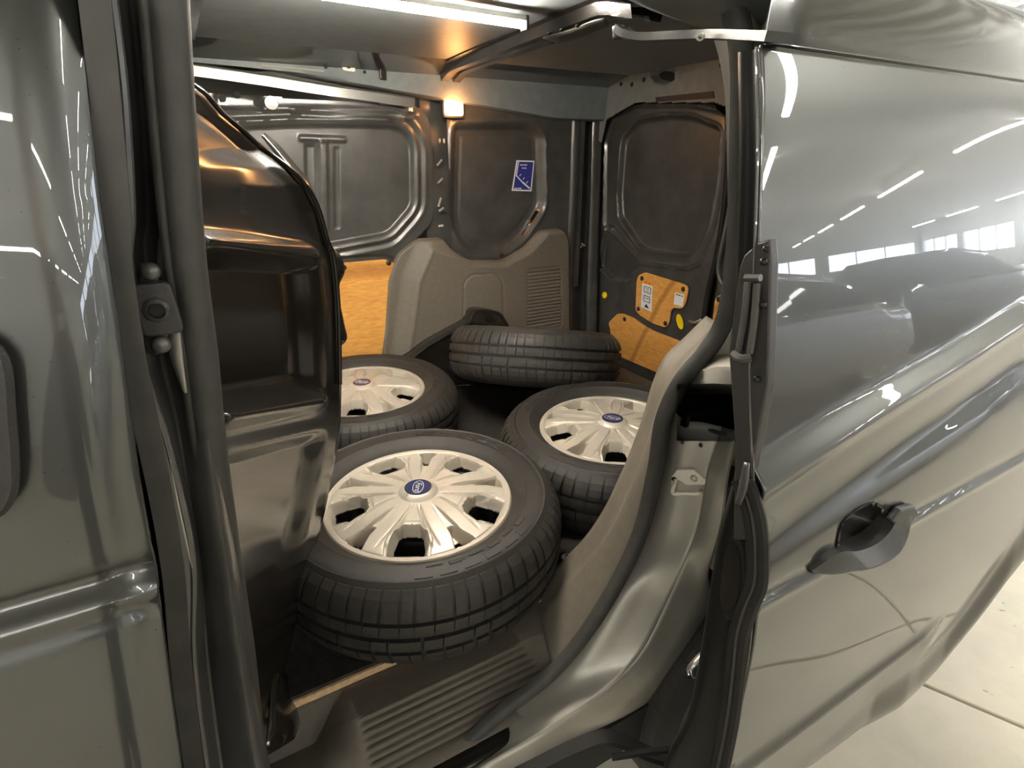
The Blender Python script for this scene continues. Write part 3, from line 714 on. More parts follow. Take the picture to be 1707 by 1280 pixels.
for q_ in [(371, 164), (428, 171), (395, 158)]: disc_part('round_hole', at(*q_, Y=YF + .008), .010, .002, (0, -1, 0), M['gap'], van, n=14)
# upper rail over it
ra = [at(298, 114, Y=YF - .03), at(420, 131, Y=YF - .03), at(540, 150, Y=YF - .03), at(620, 161, Y=YF - .03), at(690, 172, Y=YF - .03)]
sweep('upper_rail', cr(ra, 6), [(-.014, -.012), (.010, -.016), (.010, .012), (.004, .018), (-.014, .016)], M['rail'], van, label='pale door rail along the far roof edge')
sweep('rail_end', cr([at(682, 168, Y=YF - .02), at(684, 186, Y=YF - .02)], 3), circ(.012, 8, .01), M['rail'], van)
# plywood on the far door
def ply(name, px, k, m_=None, th=.005, r=.02, lab=None, **pl):
    ax = 'Y' if 'Y' in pl else 'X'; q = rpoly(p2(px, **pl), r, 5); b0 = pl[ax]
    pts = [Vector((a, b0, b)) if ax == 'Y' else Vector((b0, a, b)) for a, b in q]
    return plate(name, pts, (0, 1, 0) if ax == 'Y' else (1, 0, 0), th, m_ or M['wood'], van, bevel=.001, label=lab)
pf = ply('plywood_panel', [(480, 446), (644, 432), (660, 440), (661, 556), (640, 588), (575, 640), (480, 640)], 0, Y=YF - .006, lab='orange plywood panel on the far sliding door')
for q_ in [(573, 446), (648, 438)]: disc_part('clip', at(*q_, Y=YF - .008), .0105, .002, (0, -1, 0), M['clip'], pf, n=16, dome=.002)

# ---- far pillar strip with cable clips, and quarter sheet with its pressed bay
def pil(a, b): return .02 + .004 * np.sin(b * 40)
relief('far_pillar', 'Y', YF + .01, (.815, .95), (.95, 1.76), .008, pil, M['inner'], van)
for (a, b, c_, d_) in [(729, 276, 737, 266), (730, 306, 738, 297), (733, 232, 733, 238), (740, 232, 740, 238), (732, 352, 740, 346), (735, 330, 731, 344), (731, 377, 739, 376)]:
    sweep('cable_clip', [at(a, b, Y=YF - .002), at(c_, d_, Y=YF - .012)], circ(.004, 8), M['jamb'], van)
bay = p2([(750, 205), (880, 205), (903, 222), (906, 345), (872, 398), (838, 424), (785, 424), (760, 402), (747, 370)], Y=YF); bay = [tuple(p) for p in rpoly(bay, .035)]
def qfn(a, b):
    d = sdf(a, b, bay); h = .030 * (1 - ss(d, -.03, .0)) - .006 * np.exp(-((d - .006) / .006) ** 2) + .004 * np.exp(-((d + .045) / .006) ** 2)
    return h
relief('quarter_sheet', 'Y', YF - .02, (.90, .95), (1.53, 1.78), .005, qfn, M['inner'], van, label='dark pressed quarter sheet behind the far pillar')
# fold lit in the lower corner of the bay
loft('bay_fold', [[at(868, 392, Y=YF - .005), at(880, 398, Y=YF - .012)], [at(893, 350, Y=YF - .005), at(903, 354, Y=YF - .012)]], M['black'], van, solid=.001)
# corner pillar beside the rear doors
crows = []
for y, a, b, c_ in [(150, 962, 982, 1012), (216, 960, 980, 1004), (323, 957, 977, 1000), (460, 950, 972, 996), (560, 950, 970, 994), (640, 948, 970, 992)]:
    crows.append([at(a - 14, y, Y=2.085), at(a, y, Y=2.06), at(a + 8, y, Y=2.075), at(b, y, X=1.59), at(b + 8, y, X=1.575), at(c_, y, X=1.615)])
smooth_loft('corner_pillar', crows, M['inner'], van, nr=5, nc=4, solid=.003)
for q_ in [(962, 293), (960, 275), (970, 406), (965, 408)]: sweep('cable_clip', [at(*q_, X=1.55), at(q_[0] + 4, q_[1] + 3, X=1.54)], circ(.004, 8), M['jamb'], van)
# ---- grey plastic quarter trim
YT = 2.035
tout = p2([(634, 640), (646, 560), (652, 470), (668, 425), (700, 400), (746, 397), (758, 416), (786, 434), (840, 434), (878, 412), (903, 384), (940, 380), (951, 396), (953, 640)], Y=YT)
tout = [tuple(p) for p in rpoly(tout, .02)]
rdg = p2([(672, 640), (690, 545), (700, 470), (722, 418), (760, 430), (786, 444), (842, 446), (884, 424), (915, 392), (1000, 380), (1000, 640)], Y=YT)
arc = [tuple(p) for p in rpoly(p2([(772, 540), (774, 470), (786, 458), (826, 456), (838, 468), (840, 540)], Y=YT), .05)]
gr = [tuple(p) for p in rpoly(p2([(878, 450), (936, 444), (937, 545), (878, 548)], Y=YT), .02)]
gz0 = min(p[1] for p in gr); gz1 = max(p[1] for p in gr)
def tfn(a, b):
    d = sdf(a, b, rdg); h = .035 * ss(d, -.01, .07) - .003 * np.exp(-(d / .008) ** 2)
    e = sdf(a, b, arc); h += .005 * np.exp(-(e / .003) ** 2) - .002 * (1 - ss(e, -.004, 0))
    g = sdf(a, b, gr); ins = 1 - ss(g, -.008, -.003)
    h += .004 * np.exp(-((g + .001) / .003) ** 2)
    h += ins * .007 * (.5 + .5 * np.sin(b * 2 * np.pi / .0155))
    dd = sdf(a, b, tout); h += .03 * ss(dd, -.010, 0)
    return h
relief('quarter_trim', 'Y', YT, (.53, .58), (1.50, 1.26), .0035, tfn, M['plastic'], van, outline=tout, label='grey brown plastic quarter trim with a louvred vent')
disc_part('trim_clip', at(836, 426, Y=YT - .004), .011, .003, (0, -1, 0), M['clip'], van, n=16)
# ---- far wheel arch with its rolled flange
ar = [(652, 640), (676, 608), (712, 578), (746, 558), (782, 538), (789, 524), (800, 518), (830, 522), (842, 536), (856, 560), (900, 620)]
ap = cr([at(*p, Y=1.97) for p in ar], 5)
rows = [[p + Vector((0, .12, 0)) for p in ap], [p + Vector((0, .012, .002)) for p in ap], [p + Vector((0, 0, 0)) for p in ap], [Vector((p.x + .02, p.y + .004, p.z - .03)) for p in ap], [Vector((.95, p.y + .02, .60)) for p in ap]]
loft('wheel_arch', rows, M['black'], van, solid=.003, label='glossy black wheel arch')
sweep('arch_flange', ap, circ(.007, 8), M['black'], van)

# ---- rear doors
XR = 1.65
rw = [tuple(p) for p in rpoly(p2([(1034, 232), (1056, 203), (1100, 193), (1150, 194), (1198, 214), (1192, 305), (1178, 377), (1158, 420), (1146, 430), (1074, 419), (1061, 410), (1029, 363), (1027, 323)], X=XR), .02)]
rw2 = [tuple(p) for p in rpoly(p2([(1010, 232), (1024, 200), (1060, 178), (1150, 178), (1210, 190), (1205, 320), (1190, 390), (1166, 436), (1146, 446), (1066, 436), (1008, 378)], X=XR), .02)]
pk = [tuple(p) for p in rpoly(p2([(1014, 372), (1020, 376), (1056, 418), (1066, 440), (1052, 455), (1048, 470), (1018, 466), (998, 446), (1002, 410)], X=XR), .015)]
pk2 = [tuple(p) for p in rpoly(p2([(1060, 440), (1150, 458), (1160, 556), (1150, 575), (1120, 550), (1060, 530)], X=XR), .02)]
def rfn(a, b):
    d = sdf(a, b, rw); h = .022 * (1 - ss(d, -.012, .004)); d2 = sdf(a, b, rw2)
    h += .008 * (1 - ss(d2, -.006, .006)) - .006 * np.exp(-((d2 - .008) / .006) ** 2) - .004 * np.exp(-((d - .006) / .005) ** 2)
    e = sdf(a, b, pk); h += .022 * (1 - ss(e, -.012, .002)) - .004 * np.exp(-((e - .004) / .004) ** 2)
    return h
ed = [tuple(p) for p in rpoly(p2([(998, 640), (1001, 230), (1016, 196), (1060, 170), (1190, 172), (1215, 200), (1212, 330), (1196, 420), (1176, 520), (1160, 700)], X=XR), .02)]
ed[0:0] = []
rd = relief('rear_door', 'X', XR, (1.27, .58), (2.11, 1.77), .005, rfn, M['inner'], van, outline=ed, label='dark inner side of the far rear door')
up = ply('plywood_panel', [(1061, 469), (1064, 459), (1075, 454), (1136, 472), (1146, 477), (1147, 483), (1142, 507), (1136, 515), (1123, 513), (1118, 517), (1115, 540), (1109, 546), (1088, 539), (1067, 526), (1059, 517)], 0, r=.012, th=.006, X=XR - .012, lab='upper plywood panel with two stickers on the rear door')
lw = ply('plywood_panel', [(1014, 538), (1017, 549), (1021, 589), (1113, 629), (1140, 640), (1140, 585), (1137, 572), (1130, 567), (1088, 551), (1067, 538), (1056, 530), (1039, 523), (1029, 523)], 0, r=.012, th=.006, X=XR - .012, lab='long low plywood panel on the rear door')
r2 = ply('plywood_panel', [(1185, 558), (1192, 498), (1199, 491), (1240, 496), (1240, 600), (1190, 600)], 0, r=.012, th=.006, X=XR - .012, lab='plywood panel on the near rear door')
for q_, pr_ in [((1070, 464), up), ((1139, 482), up), ((1064, 515), up), ((1109, 539), up), ((1041, 532), lw), ((1130, 576), lw), ((1198, 499), r2)]:
    disc_part('clip', at(*q_, X=XR - .013), .010, .002, (-1, 0, 0), M['clip'], pr_, n=16, dome=.002)
def rfn2(a, b): return .02 + .012 * (1 - ss(np.abs(a - 1.36), .02, .04))
relief('rear_door', 'X', XR, (.60, .60), (1.40, 1.76), .02, lambda a, b: a * 0 + .02, M['inner'], van, label='dark inner side of the near rear door')
sweep('rear_door_flange', cr([at(*p, X=XR - .015) for p in [(1218, 180), (1210, 320), (1196, 420), (1178, 500), (1168, 580)]], 6), circ(.010, 8), M['rubber'], van)
sweep('rear_door_flange', cr([at(*p, X=XR - .03) for p in [(1226, 300), (1210, 380), (1198, 440), (1202, 468), (1218, 490)]], 6), circ(.009, 8), M['inner'], van)
disc_part('yellow_plug', at(1008, 492, X=XR - .004), .0165, .004, (-1, 0, 0), M['yellow'], van, label='round yellow plug')
c = at(1134, 536, X=XR - .006)
plate('yellow_plug', [c + Vector((0, .018 * math.cos(a) + .010 * math.sin(a), .029 * math.sin(a))) for a in [2 * math.pi * i / 24 for i in range(24)]], (-1, 0, 0), .004, M['yellow'], van, bevel=.001, label='oval yellow plug')
lk = sweep('door_latch', cr([at(1150, 535, X=XR - .02), at(1158, 538, X=XR - .03), at(1170, 533, X=XR - .02)], 3), circ(.006, 8), M['zinc'], van)
# rear door stickers
def lab_plate(name, q4, m_, par, off, th=.0006, **pl):
    ax = 'X' if 'X' in pl else 'Y'
    pts = [at(*p, **{ax: pl[ax] - off}) for p in q4]
    return plate(name, pts, (1, 0, 0) if ax == 'X' else (0, 1, 0), th, m_, par)
XL = XR - .013
s1 = [(1071, 466), (1088, 471), (1086, 520), (1068, 512)]
def mix(q4, u, v):
    a = Vector(q4[0]).lerp(Vector(q4[1]), u); b = Vector(q4[3]).lerp(Vector(q4[2]), u); return tuple(a.lerp(b, v))
def sub(q4, u0, v0, u1, v1): return [mix(q4, u0, v0), mix(q4, u1, v0), mix(q4, u1, v1), mix(q4, u0, v1)]
lab_plate('white_sticker', s1, M['white'], up, 0, X=XL)
lab_plate('orange_band', sub(s1, 0, 0, 1, .12), M['orange'], up, .0008, X=XL)
for u0, v0, u1, v1 in [(.2, .2, .85, .22), (.2, .2, .25, .42), (.8, .2, .85, .42), (.2, .40, .85, .42), (.4, .26, .65, .28), (.4, .34, .65, .36), (.2, .52, .8, .54), (.2, .52, .25, .74), (.75, .52, .8, .74), (.2, .72, .8, .74), (.35, .6, .65, .62)]:
    lab_plate('print_line', sub(s1, u0, v0, u1, v1), M['ink'], up, .0008, X=XL)
tri = [mix(s1, .5, .8), mix(s1, .75, .93), mix(s1, .3, .93)]
lab_plate('warning_triangle', tri, M['ink'], up, .0008, X=XL)
for u_ in (.35, .7): disc_part('print_dot', at(*mix(s1, u_, .06), X=XL - .001), .003, .0003, (-1, 0, 0), M['ink'], up, n=10)
s2 = [(1125, 487), (1141, 491), (1138, 511), (1123, 507)]
lab_plate('white_sticker', s2, M['white'], up, 0, X=XL)
for u0, v0, u1, v1 in [(.15, .12, .35, .2), (.4, .12, .6, .2), (.7, .14, .85, .22)]: lab_plate('print_line', sub(s2, u0, v0, u1, v1), M['ink'], up, .0008, X=XL)
# blue sticker in the quarter bay
YB = YF + .004
s3 = [(861, 267), (891, 268), (886, 319), (853, 318)]
bs = lab_plate('blue_sticker', s3, M['white'], van, 0, Y=YB); bs['label'] = 'blue and white rectangular sticker on the far quarter sheet'
lab_plate('blue_field', sub(s3, .07, .045, .94, .955), M['label_blue'], bs, .0008, Y=YB)
def line3(p0, p1, w, off=.0016):
    a = Vector(p0); b = Vector(p1); n_ = Vector((-(b - a).y, (b - a).x)).normalized() * w
    lab_plate('print_line', [tuple(a + n_), tuple(b + n_), tuple(b - n_), tuple(a - n_)], M['white'], bs, off, Y=YB)
line3(mix(s3, .13, .03), mix(s3, .12, .52), .8); line3(mix(s3, .12, .50), mix(s3, .5, .72), .9); line3(mix(s3, .5, .71), mix(s3, .9, .91), 1.4)
for u_, v_ in [(.32, .48), (.52, .59), (.72, .71)]: line3(mix(s3, u_ - .03, v_ + .035), mix(s3, u_ + .05, v_ - .04), .5)
for (u0, u1, v_) in [(.24, .40, .15), (.43, .62, .145), (.36, .44, .25), (.47, .6, .25), (.12, .26, .92), (.29, .48, .915)]: line3(mix(s3, u0, v_), mix(s3, u1, v_), .9)

# ---- roof inside: lining sheet, bow, headers
def rooffn(a, b): return 0 * a
rows = []
for x in np.linspace(-1.1, 1.66, 60):
    rows.append([Vector((x, y, 1.80 - .02 * float(ss(np.array(abs(y - 1.5)), .44, .54)))) for y in np.linspace(.96, 2.06, 40)])
loft('roof_inner', rows, M['roof_hazed'], van, sharp=70, label='grey underside of the roof skin')
def bow(xc, w, name='roof_bow'):
    rows = []
    for y in np.linspace(.95, 2.07, 30):
        z = 1.784 - .03 * float(ss(np.array(abs(y - 1.5)), .42, .58))
        rows.append([Vector((xc + (y - .95) * .06 * (xc > .5) + a, y, z + b)) for a, b in [(-w, .012), (-w * .7, .010), (-w * .6, -.012), (-w * .15, -.012), (-w * .1, -.004), (w * .1, -.004), (w * .15, -.012), (w * .6, -.012), (w * .7, .010), (w, .012)]])
    return loft(name, rows, M['black'], van, sharp=35)
bow(.835, .06); bow(.05, .06)
# far cant rail inner (between roof and far door)
rows = []
for x in np.linspace(-.2, 1.62, 90):
    zt = 1.80; dz = -.07 * max(0, x) * .9
    t_ = 1.795 - .1 * x; rows.append([Vector((x, 1.99, 1.797)), Vector((x, 2.0, 1.785)), Vector((x, 2.015, 1.782)), Vector((x, 2.025, 1.76 - .03 * x)), Vector((x, 2.03, max(t_, 1.66) - .008)), Vector((x, 2.045, max(t_, 1.66) - .012)), Vector((x, 2.10, max(t_, 1.66) - .012))])
loft('far_roof_rail', rows, M['roof_hazed'], van, sharp=50)
cl_ = plate('cage_nut', [at(581, 109, Y=2.012) + Vector((a, 0, b)) for a, b in rpoly([(-.02, -.015), (.02, -.018), (.02, .015), (-.02, .018)], .006)], (0, 1, 0), .004, M['jamb'], van, bevel=.001)
disc_part('nut_hole', at(581, 109, Y=2.010), .009, .001, (0, -1, 0), M['gap'], cl_, n=14)
for q_ in [(531, 100), (543, 112), (608, 120), (618, 106)]: disc_part('round_hole', at(*q_, Y=2.012), .005, .001, (0, -1, 0), M['gap'], van, n=12)
cl2 = plate('harness_clip', [at(*p, Y=2.008) for p in [(632, 105), (644, 108), (645, 134), (634, 132)]], (0, 1, 0), .012, M['black'], van, bevel=.003)
for a, b in [((350, 62), (378, 66)), ((420, 70), (486, 76)), ((420, 78), (498, 92))]: sweep('roof_seam', [at(*a, Y=2.0), at(*b, Y=2.0)], circ(.004, 6), M['inner'], van)
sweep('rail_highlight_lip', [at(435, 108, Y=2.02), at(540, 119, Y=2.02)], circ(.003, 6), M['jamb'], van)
# near header: from roof down to the opening flange
def hk(x): return float(ss(np.array(x), .25, .6))
def hy(x): return [(1.0, 1.803), (.92, 1.799), (.82, 1.79 - .02 * hk(x)), (.74, 1.775 - .04 * hk(x)), (.68, 1.755 - .05 * hk(x)), (.63, 1.73 - .05 * hk(x)), (.60, 1.72 - .06 * hk(x)), (.56, 1.71 - .065 * hk(x)), (.53, 1.712 - .06 * hk(x)), (.50, 1.72 - .06 * hk(x)), (.46, 1.725 - .06 * hk(x))]
loft('near_header', [[Vector((x, y, z)) for y, z in hy(x)] for x in np.linspace(-.3, 1.66, 60)], M['roof_hazed'], van, sharp=35, label='dark roof rail above the load opening')
smooth_loft('bow_bracket', [[at(a, b, Z=1.755) for a, b in r] for r in ([(905, 62), (930, 72)], [(950, 50), (965, 62)], [(985, 36), (1000, 48)], [(1010, 30), (1014, 42)])], M['inner'], van, nr=4, nc=3, solid=.003)
for q_ in [(937, 50), (963, 43), (916, 56)]: disc_part('round_hole', at(*q_, Z=1.753), .005, .001, (0, -.5, -1), M['gap'], van, n=12)
# rear header with oval hole
XH = 1.60
ov = [tuple(p) for p in p2([(1086, 118), (1096, 111), (1112, 111), (1126, 120), (1126, 134), (1110, 142), (1092, 138), (1084, 128)], X=XH)]
def hfn(a, b):
    d = sdf(a, b, ov); return .03 * (1 - ss(d, -.014, -.002)) - .005 * np.exp(-((d - .002) / .004) ** 2) + .05 * ss(b, 1.74, 1.80) * 0
rh_o = p2([(960, 215), (985, 150), (1015, 110), (1060, 88), (1215, 60), (1240, 60), (1240, 190), (1190, 172), (1060, 172), (1012, 200), (1003, 240)], X=XH)
relief('rear_header', 'X', XH, (1.17, 1.55), (2.14, 2.0), .005, hfn, M['roof_hazed'], van, outline=rh_o)
plate('header_hole', [Vector((XH + .028, a, b)) for a, b in ov], (1, 0, 0), .002, M['gap'], van)
for q_ in [(1035, 140), (1053, 141), (1073, 133), (1202, 108)]: disc_part('round_hole', at(*q_, X=XH - .002), .008, .001, (-1, 0, 0), M['gap'], van, n=12)
lpx = plate('header_pad', [at(*p, X=XH - .004) for p in [(1092, 162), (1188, 152), (1190, 164), (1094, 170)]], (1, 0, 0), .004, M['dplastic'], van)
# ---- LED strip and dome lamp (both lit)
b = at(871, 42, Z=1.768); a = at(590, 0, Z=1.768); a = b + (a - b) * 1.7
dv = (b - a).normalized()
stl = box('led_strip_lamp', (a + b) / 2 + Vector((0, 0, .012)), ((b - a).length + .02, .020, .010), M['hallwall'], van, rot=dv.to_track_quat('X', 'Z').to_matrix(), label='thin bright white strip lamp along the roof')
box('lamp_diffuser', (a + b) / 2, ((b - a).length, .016, .012), M['strip'], stl, rot=dv.to_track_quat('X', 'Z').to_matrix(), bevel=.004)
box('light_stop', b + dv * .006 + Vector((0, 0, .004)), (.008, .024, .028), M['dplastic'], stl, rot=dv.to_track_quat('X', 'Z').to_matrix(), bevel=.002)  # added piece that keeps the strip's light off the roof bow
c = at(756, 180, Y=2.05)
dl = plate('dome_lamp', [c + Vector((p[0], .0, p[1])) for p in rpoly([(-.043, -.034), (.043, -.034), (.043, .034), (-.043, .034)], .012)], (0, 1, 0), .02, M['dplastic'], van, bevel=.003, label='small lit amber load lamp')
pl0 = bpy.data.lights.new('dome_lamp_glow', 'POINT'); pl0.energy = .40; pl0.color = (1, .42, .12); pl0.shadow_soft_size = .03
po = bpy.data.objects.new('dome_lamp_glow', pl0); COL.objects.link(po); po.location = c + Vector((0, -.05, 0)); po.parent = dl
plate('lamp_lens', [c + Vector((p[0], -.008, p[1])) for p in rpoly([(-.036, -.026), (.036, -.026), (.036, .026), (-.036, .026)], .010)], (0, 1, 0), .012, M['lamp'], dl, bevel=.003)

# ---- running gear seen under the open door
vt = None
# ------------------------------------------------------------------ wheels
NB = 64
def ZI(r): return float(np.interp(r, [.238, .242, .246, .268, .282, .286, .290, .304], [.195, .1985, .197, .200, .1955, .1975, .194, .182])) + .0018
def tyre_mesh():
    prof = [(.196, .045), (.200, .030), (.206, .022), (.215, .016), (.240, .004), (.268, .000), (.290, .006), (.304, .018), (.312, .034), (.3165, .05), (.317, .10), (.3165, .150), (.312, .166), (.304, .182),
            (.290, .194), (.286, .1975), (.282, .1955), (.268, .200), (.246, .197), (.242, .1985), (.238, .195), (.226, .187), (.217, .181), (.208, .170), (.202, .158), (.196, .150), (.190, .10)]
    v = []; f = []; n = 128; k = len(prof)
    for i in range(n):
        a = 2 * math.pi * i / n
        for r, z in prof: v.append((r * math.cos(a), r * math.sin(a), z))
    for i in range(n):
        for j in range(k): f.append((i * k + j, i * k + (j + 1) % k, ((i + 1) % n) * k + (j + 1) % k, ((i + 1) % n) * k + j))
    # raised flank pads in the outer sidewall
    def pad(a0, a1, r0, r1, h=.0016, z0=.1965):
        m_ = max(2, int((a1 - a0) / .05)); b0 = len(v)
        for i in range(m_ + 1):
            a = a0 + (a1 - a0) * i / m_
            for r, z in ((r0, ZI(r0) - .004), (r0 + .001, ZI(r0)), (r1 - .001, ZI(r1)), (r1, ZI(r1) - .004)):
                v.append((r * math.cos(a), r * math.sin(a), z))
        for i in range(m_):
            for j in range(3): q = b0 + i * 4 + j; f.append((q, q + 1, q + 5, q + 4))
        f.append((b0, b0 + 1, b0 + 2, b0 + 3)); q = b0 + m_ * 4; f.append((q, q + 1, q + 2, q + 3))
    for base_a in (0.1, 2.25, 4.3):
        for i in range(6):
            a = base_a + i * .17
            pad(a, a + .12, .256 + .006 * (i % 2), .279, .0022)
            pad(a + .08, a + .2, .247, .254 + .005 * (i % 2), .0022)
    return v, f
def tread_mesh():
    v = []; f = []
    def block(a0, a1, sec, skew=0.):
        """sec: list of (r_out, z) along the width; inner at r-.009"""
        b = len(v); m_ = len(sec); na = 3
        for i in range(na + 1):
            a = a0 + (a1 - a0) * i / na
            for r, z in sec:
                aa = a + skew * (z - .1); v.append((r * math.cos(aa), r * math.sin(aa), z))
            for r, z in sec:
                aa = a + skew * (z - .1); rr = r - .010; v.append((rr * math.cos(aa), rr * math.sin(aa), z))
        w = 2 * m_
        for i in range(na):
            for j in range(m_ - 1):
                q = b + i * w + j; f.append((q, q + 1, q + 1 + w, q + w))
            q = b + i * w; f.append((q, q + w, q + w + m_, q + m_)); q += m_ - 1; f.append((q, q + m_, q + m_ + w, q + w))
        for q in (b, b + na * w):
            for j in range(m_ - 1): f.append((q + j, q + m_ + j, q + m_ + j + 1, q + j + 1))
    rng = random.Random(3)
    edges = [0]; 
    while len(edges) < NB + 1: edges.append(edges[-1] + rng.choice((.85, 1, 1.15)))
    ks = 2 * math.pi / edges[-1]; edges = [e * ks for e in edges]
    for i in range(NB):
        a0, a1 = edges[i], edges[i + 1]; w = a1 - a0; g = .010
        up = [(.296, .1895), (.309, .178), (.318, .164), (.3235, .148), (.3245, .1395)]
        block(a0 + g, a1 - g, up, .25)
        dn = [(r, .2 - z) for r, z in up][::-1]; block(a0 + g + w * .4, a1 - g + w * .4, dn, -.25)
        block(a0 + .003, a1 - .003, [(.3255, .106), (.326, .118), (.325, .130)], .35)
        block(a0 + .003 + w * .5, a1 - .003 + w * .5, [(.325, .070), (.326, .082), (.3255, .094)], .35)
        # sipes in the shoulder blocks: thin raised lamellae
    return v, f
def hub_z(r, ph):
    """wheel cover surface height and hole mask; ph: angle from the middle of a large opening, period 72 deg"""
    T = 2 * math.pi / 5
    a = (ph + T / 2) % T - T / 2; b = (ph + T) % T - T / 2        # a: from large opening; b: from small opening
    t = r / .205
    z = .012 + .020 * math.cos(min(1, max(0, (r - .04) / .155)) * math.pi / 2)
    s = lambda x, p, q: float(min(1, max(0, (x - p) / (q - p)))) ** 2 * (3 - 2 * float(min(1, max(0, (x - p) / (q - p)))))
    hole = False
    x = r * math.cos(a); y = r * math.sin(a)
    # large five-sided opening
    wl = np.interp(x, [.104, .122, .150, .187], [.015, .034, .041, .038])
    dl = max(abs(y) - wl, .106 - x, x - .187)
    # frame groove round it
    fl_ = max(abs(y) - (wl + .007), .097 - x)
    if dl < 0:
        z -= .028 * s(-dl, 0, .011)
        if -dl > .0095: hole = True
    elif fl_ < 0 and r < .19: z -= .003 * s(-fl_, 0, .003)
    # small trapezoid opening
    x = r * math.cos(b); y = r * math.sin(b)
    ws_ = np.interp(x, [.10, .150, .187], [.0, .012, .026])
    ds = max(abs(y) - ws_, .125 - x, x - .187)
    dep = max(abs(y) - np.interp(x, [.045, .09, .14, .186], [.002, .008, .012, .014]), .05 - x, x - .19)
    if dep < 0: z -= .010 * s(-dep, 0, .004) * s(x, .05, .11)
    if ds < 0:
        z -= .024 * s(-ds, 0, .007)
        if -ds > .0065 and x > .15: hole = True
    # curved grooves running in to the hub
    for k in (-1, 1):
        gy = k * np.interp(r, [.04, .08, .13, .19], [.10, .17, .235, .30])
        for off in (0.0, .085 * k):
            da = abs(((a - gy * 1.0 - off * np.interp(r, [.04, .19], [.6, 1.1]) + T / 2) % T) - T / 2) * r
            z -= .0042 * math.exp(-(da / .0020) ** 2) * s(r, .045, .06) * (1 - s(r, .15, .18))
    if r > .188: z = .012 + .003 * s(r, .188, .192) - .010 * s(r, .200, .207)
    if r > .188: hole = False
    return z, hole
def cover_mesh():
    nr, na = 104, 640; rs = [.032 + (.207 - .032) * i / nr for i in range(nr + 1)]
    v = []; f = []; H = []
    for i, r in enumerate(rs):
        for j in range(na):
            a = 2 * math.pi * j / na; z, h = hub_z(r, a); v.append((1.04 * r * math.cos(a), 1.04 * r * math.sin(a), .163 + z)); H.append(h)
    for i in range(nr):
        for j in range(na):
            q = (i * na + j, i * na + (j + 1) % na, (i + 1) * na + (j + 1) % na, (i + 1) * na + j)
            if all(H[k] for k in q): continue
            f.append(q)
    return v, f
WHEEL = empty('loose_wheel', (0, 0, 0), 'x', 'wheel', 'loose wheels in the load space')
tv, tf = tyre_mesh(); ty = add('tyre', tv, tf, M['tyre'], WHEEL, sharp=30)
dv_, df = tread_mesh(); td = add('tread', dv_, df, M['tread'], ty, smooth=False); td['kind'] = 'stuff'
def sipe_mat(m):
    nt = m.node_tree; b = nt.nodes['Principled BSDF']; tc = nt.nodes.new('ShaderNodeTexCoord')
    sx = nt.nodes.new('ShaderNodeSeparateXYZ'); at2 = nt.nodes.new('ShaderNodeMath'); at2.operation = 'ARCTAN2'
    nt.links.new(tc.outputs['Object'], sx.inputs[0]); nt.links.new(sx.outputs[1], at2.inputs[0]); nt.links.new(sx.outputs[0], at2.inputs[1])
    mu = nt.nodes.new('ShaderNodeMath'); mu.operation = 'MULTIPLY'; mu.inputs[1].default_value = 380
    nz = nt.nodes.new('ShaderNodeMath'); nz.operation = 'SINE'
    w = nt.nodes.new('ShaderNodeMath'); w.operation = 'MULTIPLY'; w.inputs[1].default_value = 700
    w2 = nt.nodes.new('ShaderNodeMath'); w2.operation = 'SINE'; ad = nt.nodes.new('ShaderNodeMath'); ad.operation = 'ADD'
    nt.links.new(sx.outputs[2], w.inputs[0]); nt.links.new(w.outputs[0], w2.inputs[0])
    nt.links.new(at2.outputs[0], mu.inputs[0]); nt.links.new(mu.outputs[0], ad.inputs[0]); nt.links.new(w2.outputs[0], ad.inputs[1]); nt.links.new(ad.outputs[0], nz.inputs[0])
    bp = nt.nodes.new('ShaderNodeBump'); bp.inputs['Strength'].default_value = .9; bp.inputs['Distance'].default_value = .002
    pw = nt.nodes.new('ShaderNodeMath'); pw.operation = 'GREATER_THAN'; pw.inputs[1].default_value = -.6
    nt.links.new(nz.outputs[0], pw.inputs[0]); nt.links.new(pw.outputs[0], bp.inputs['Height']); nt.links.new(bp.outputs[0], b.inputs['Normal'])
sipe_mat(M['tread'])
cv, cf = cover_mesh(); hc = add('hubcap', cv, cf, M['cover'], WHEEL, sharp=35, solid=.0025, offset=-1)
lathe('centre_cap', [(.0, .2045), (.028, .2045), (.033, .2035), (.038, .200), (.045, .1945), (.050, .189), (.052, .175)], M['cover'], WHEEL, n=48)
def disc_pts(rx, ry, z, n=40): return [Vector((rx * math.cos(a), ry * math.sin(a), z)) for a in [2 * math.pi * i / n for i in range(n)]]
plate('badge_rim', disc_pts(.0305, .0305, .2042), (0, 0, 1), .0010, M['chrome'], WHEEL); bg = plate('badge', disc_pts(.028, .028, .2045), (0, 0, 1), .0012, M['blue'], WHEEL, label='round blue badge')
o_, i_ = disc_pts(.0245, .0125, .2059), disc_pts(.0228, .0110, .2059)
add('emblem_outline', o_ + i_, [(k, (k + 1) % 40, 40 + (k + 1) % 40, 40 + k) for k in range(40)], M['plate'], bg)
tx = bpy.data.curves.new('lettering', 'FONT'); tx.body = 'Ford'; tx.size = .0185; tx.shear = .35; tx.align_x = 'CENTER'; tx.align_y = 'CENTER'; tx.extrude = .0002
_t = bpy.data.objects.new('lettering', tx); COL.objects.link(_t); _m = bpy.data.meshes.new_from_object(_t.evaluated_get(bpy.context.evaluated_depsgraph_get()))
bpy.data.objects.remove(_t); to = bpy.data.objects.new('lettering', _m); COL.objects.link(to); to.parent = bg; to.location = (0, 0, .2060); _m.materials.clear(); _m.materials.append(M['plate'])
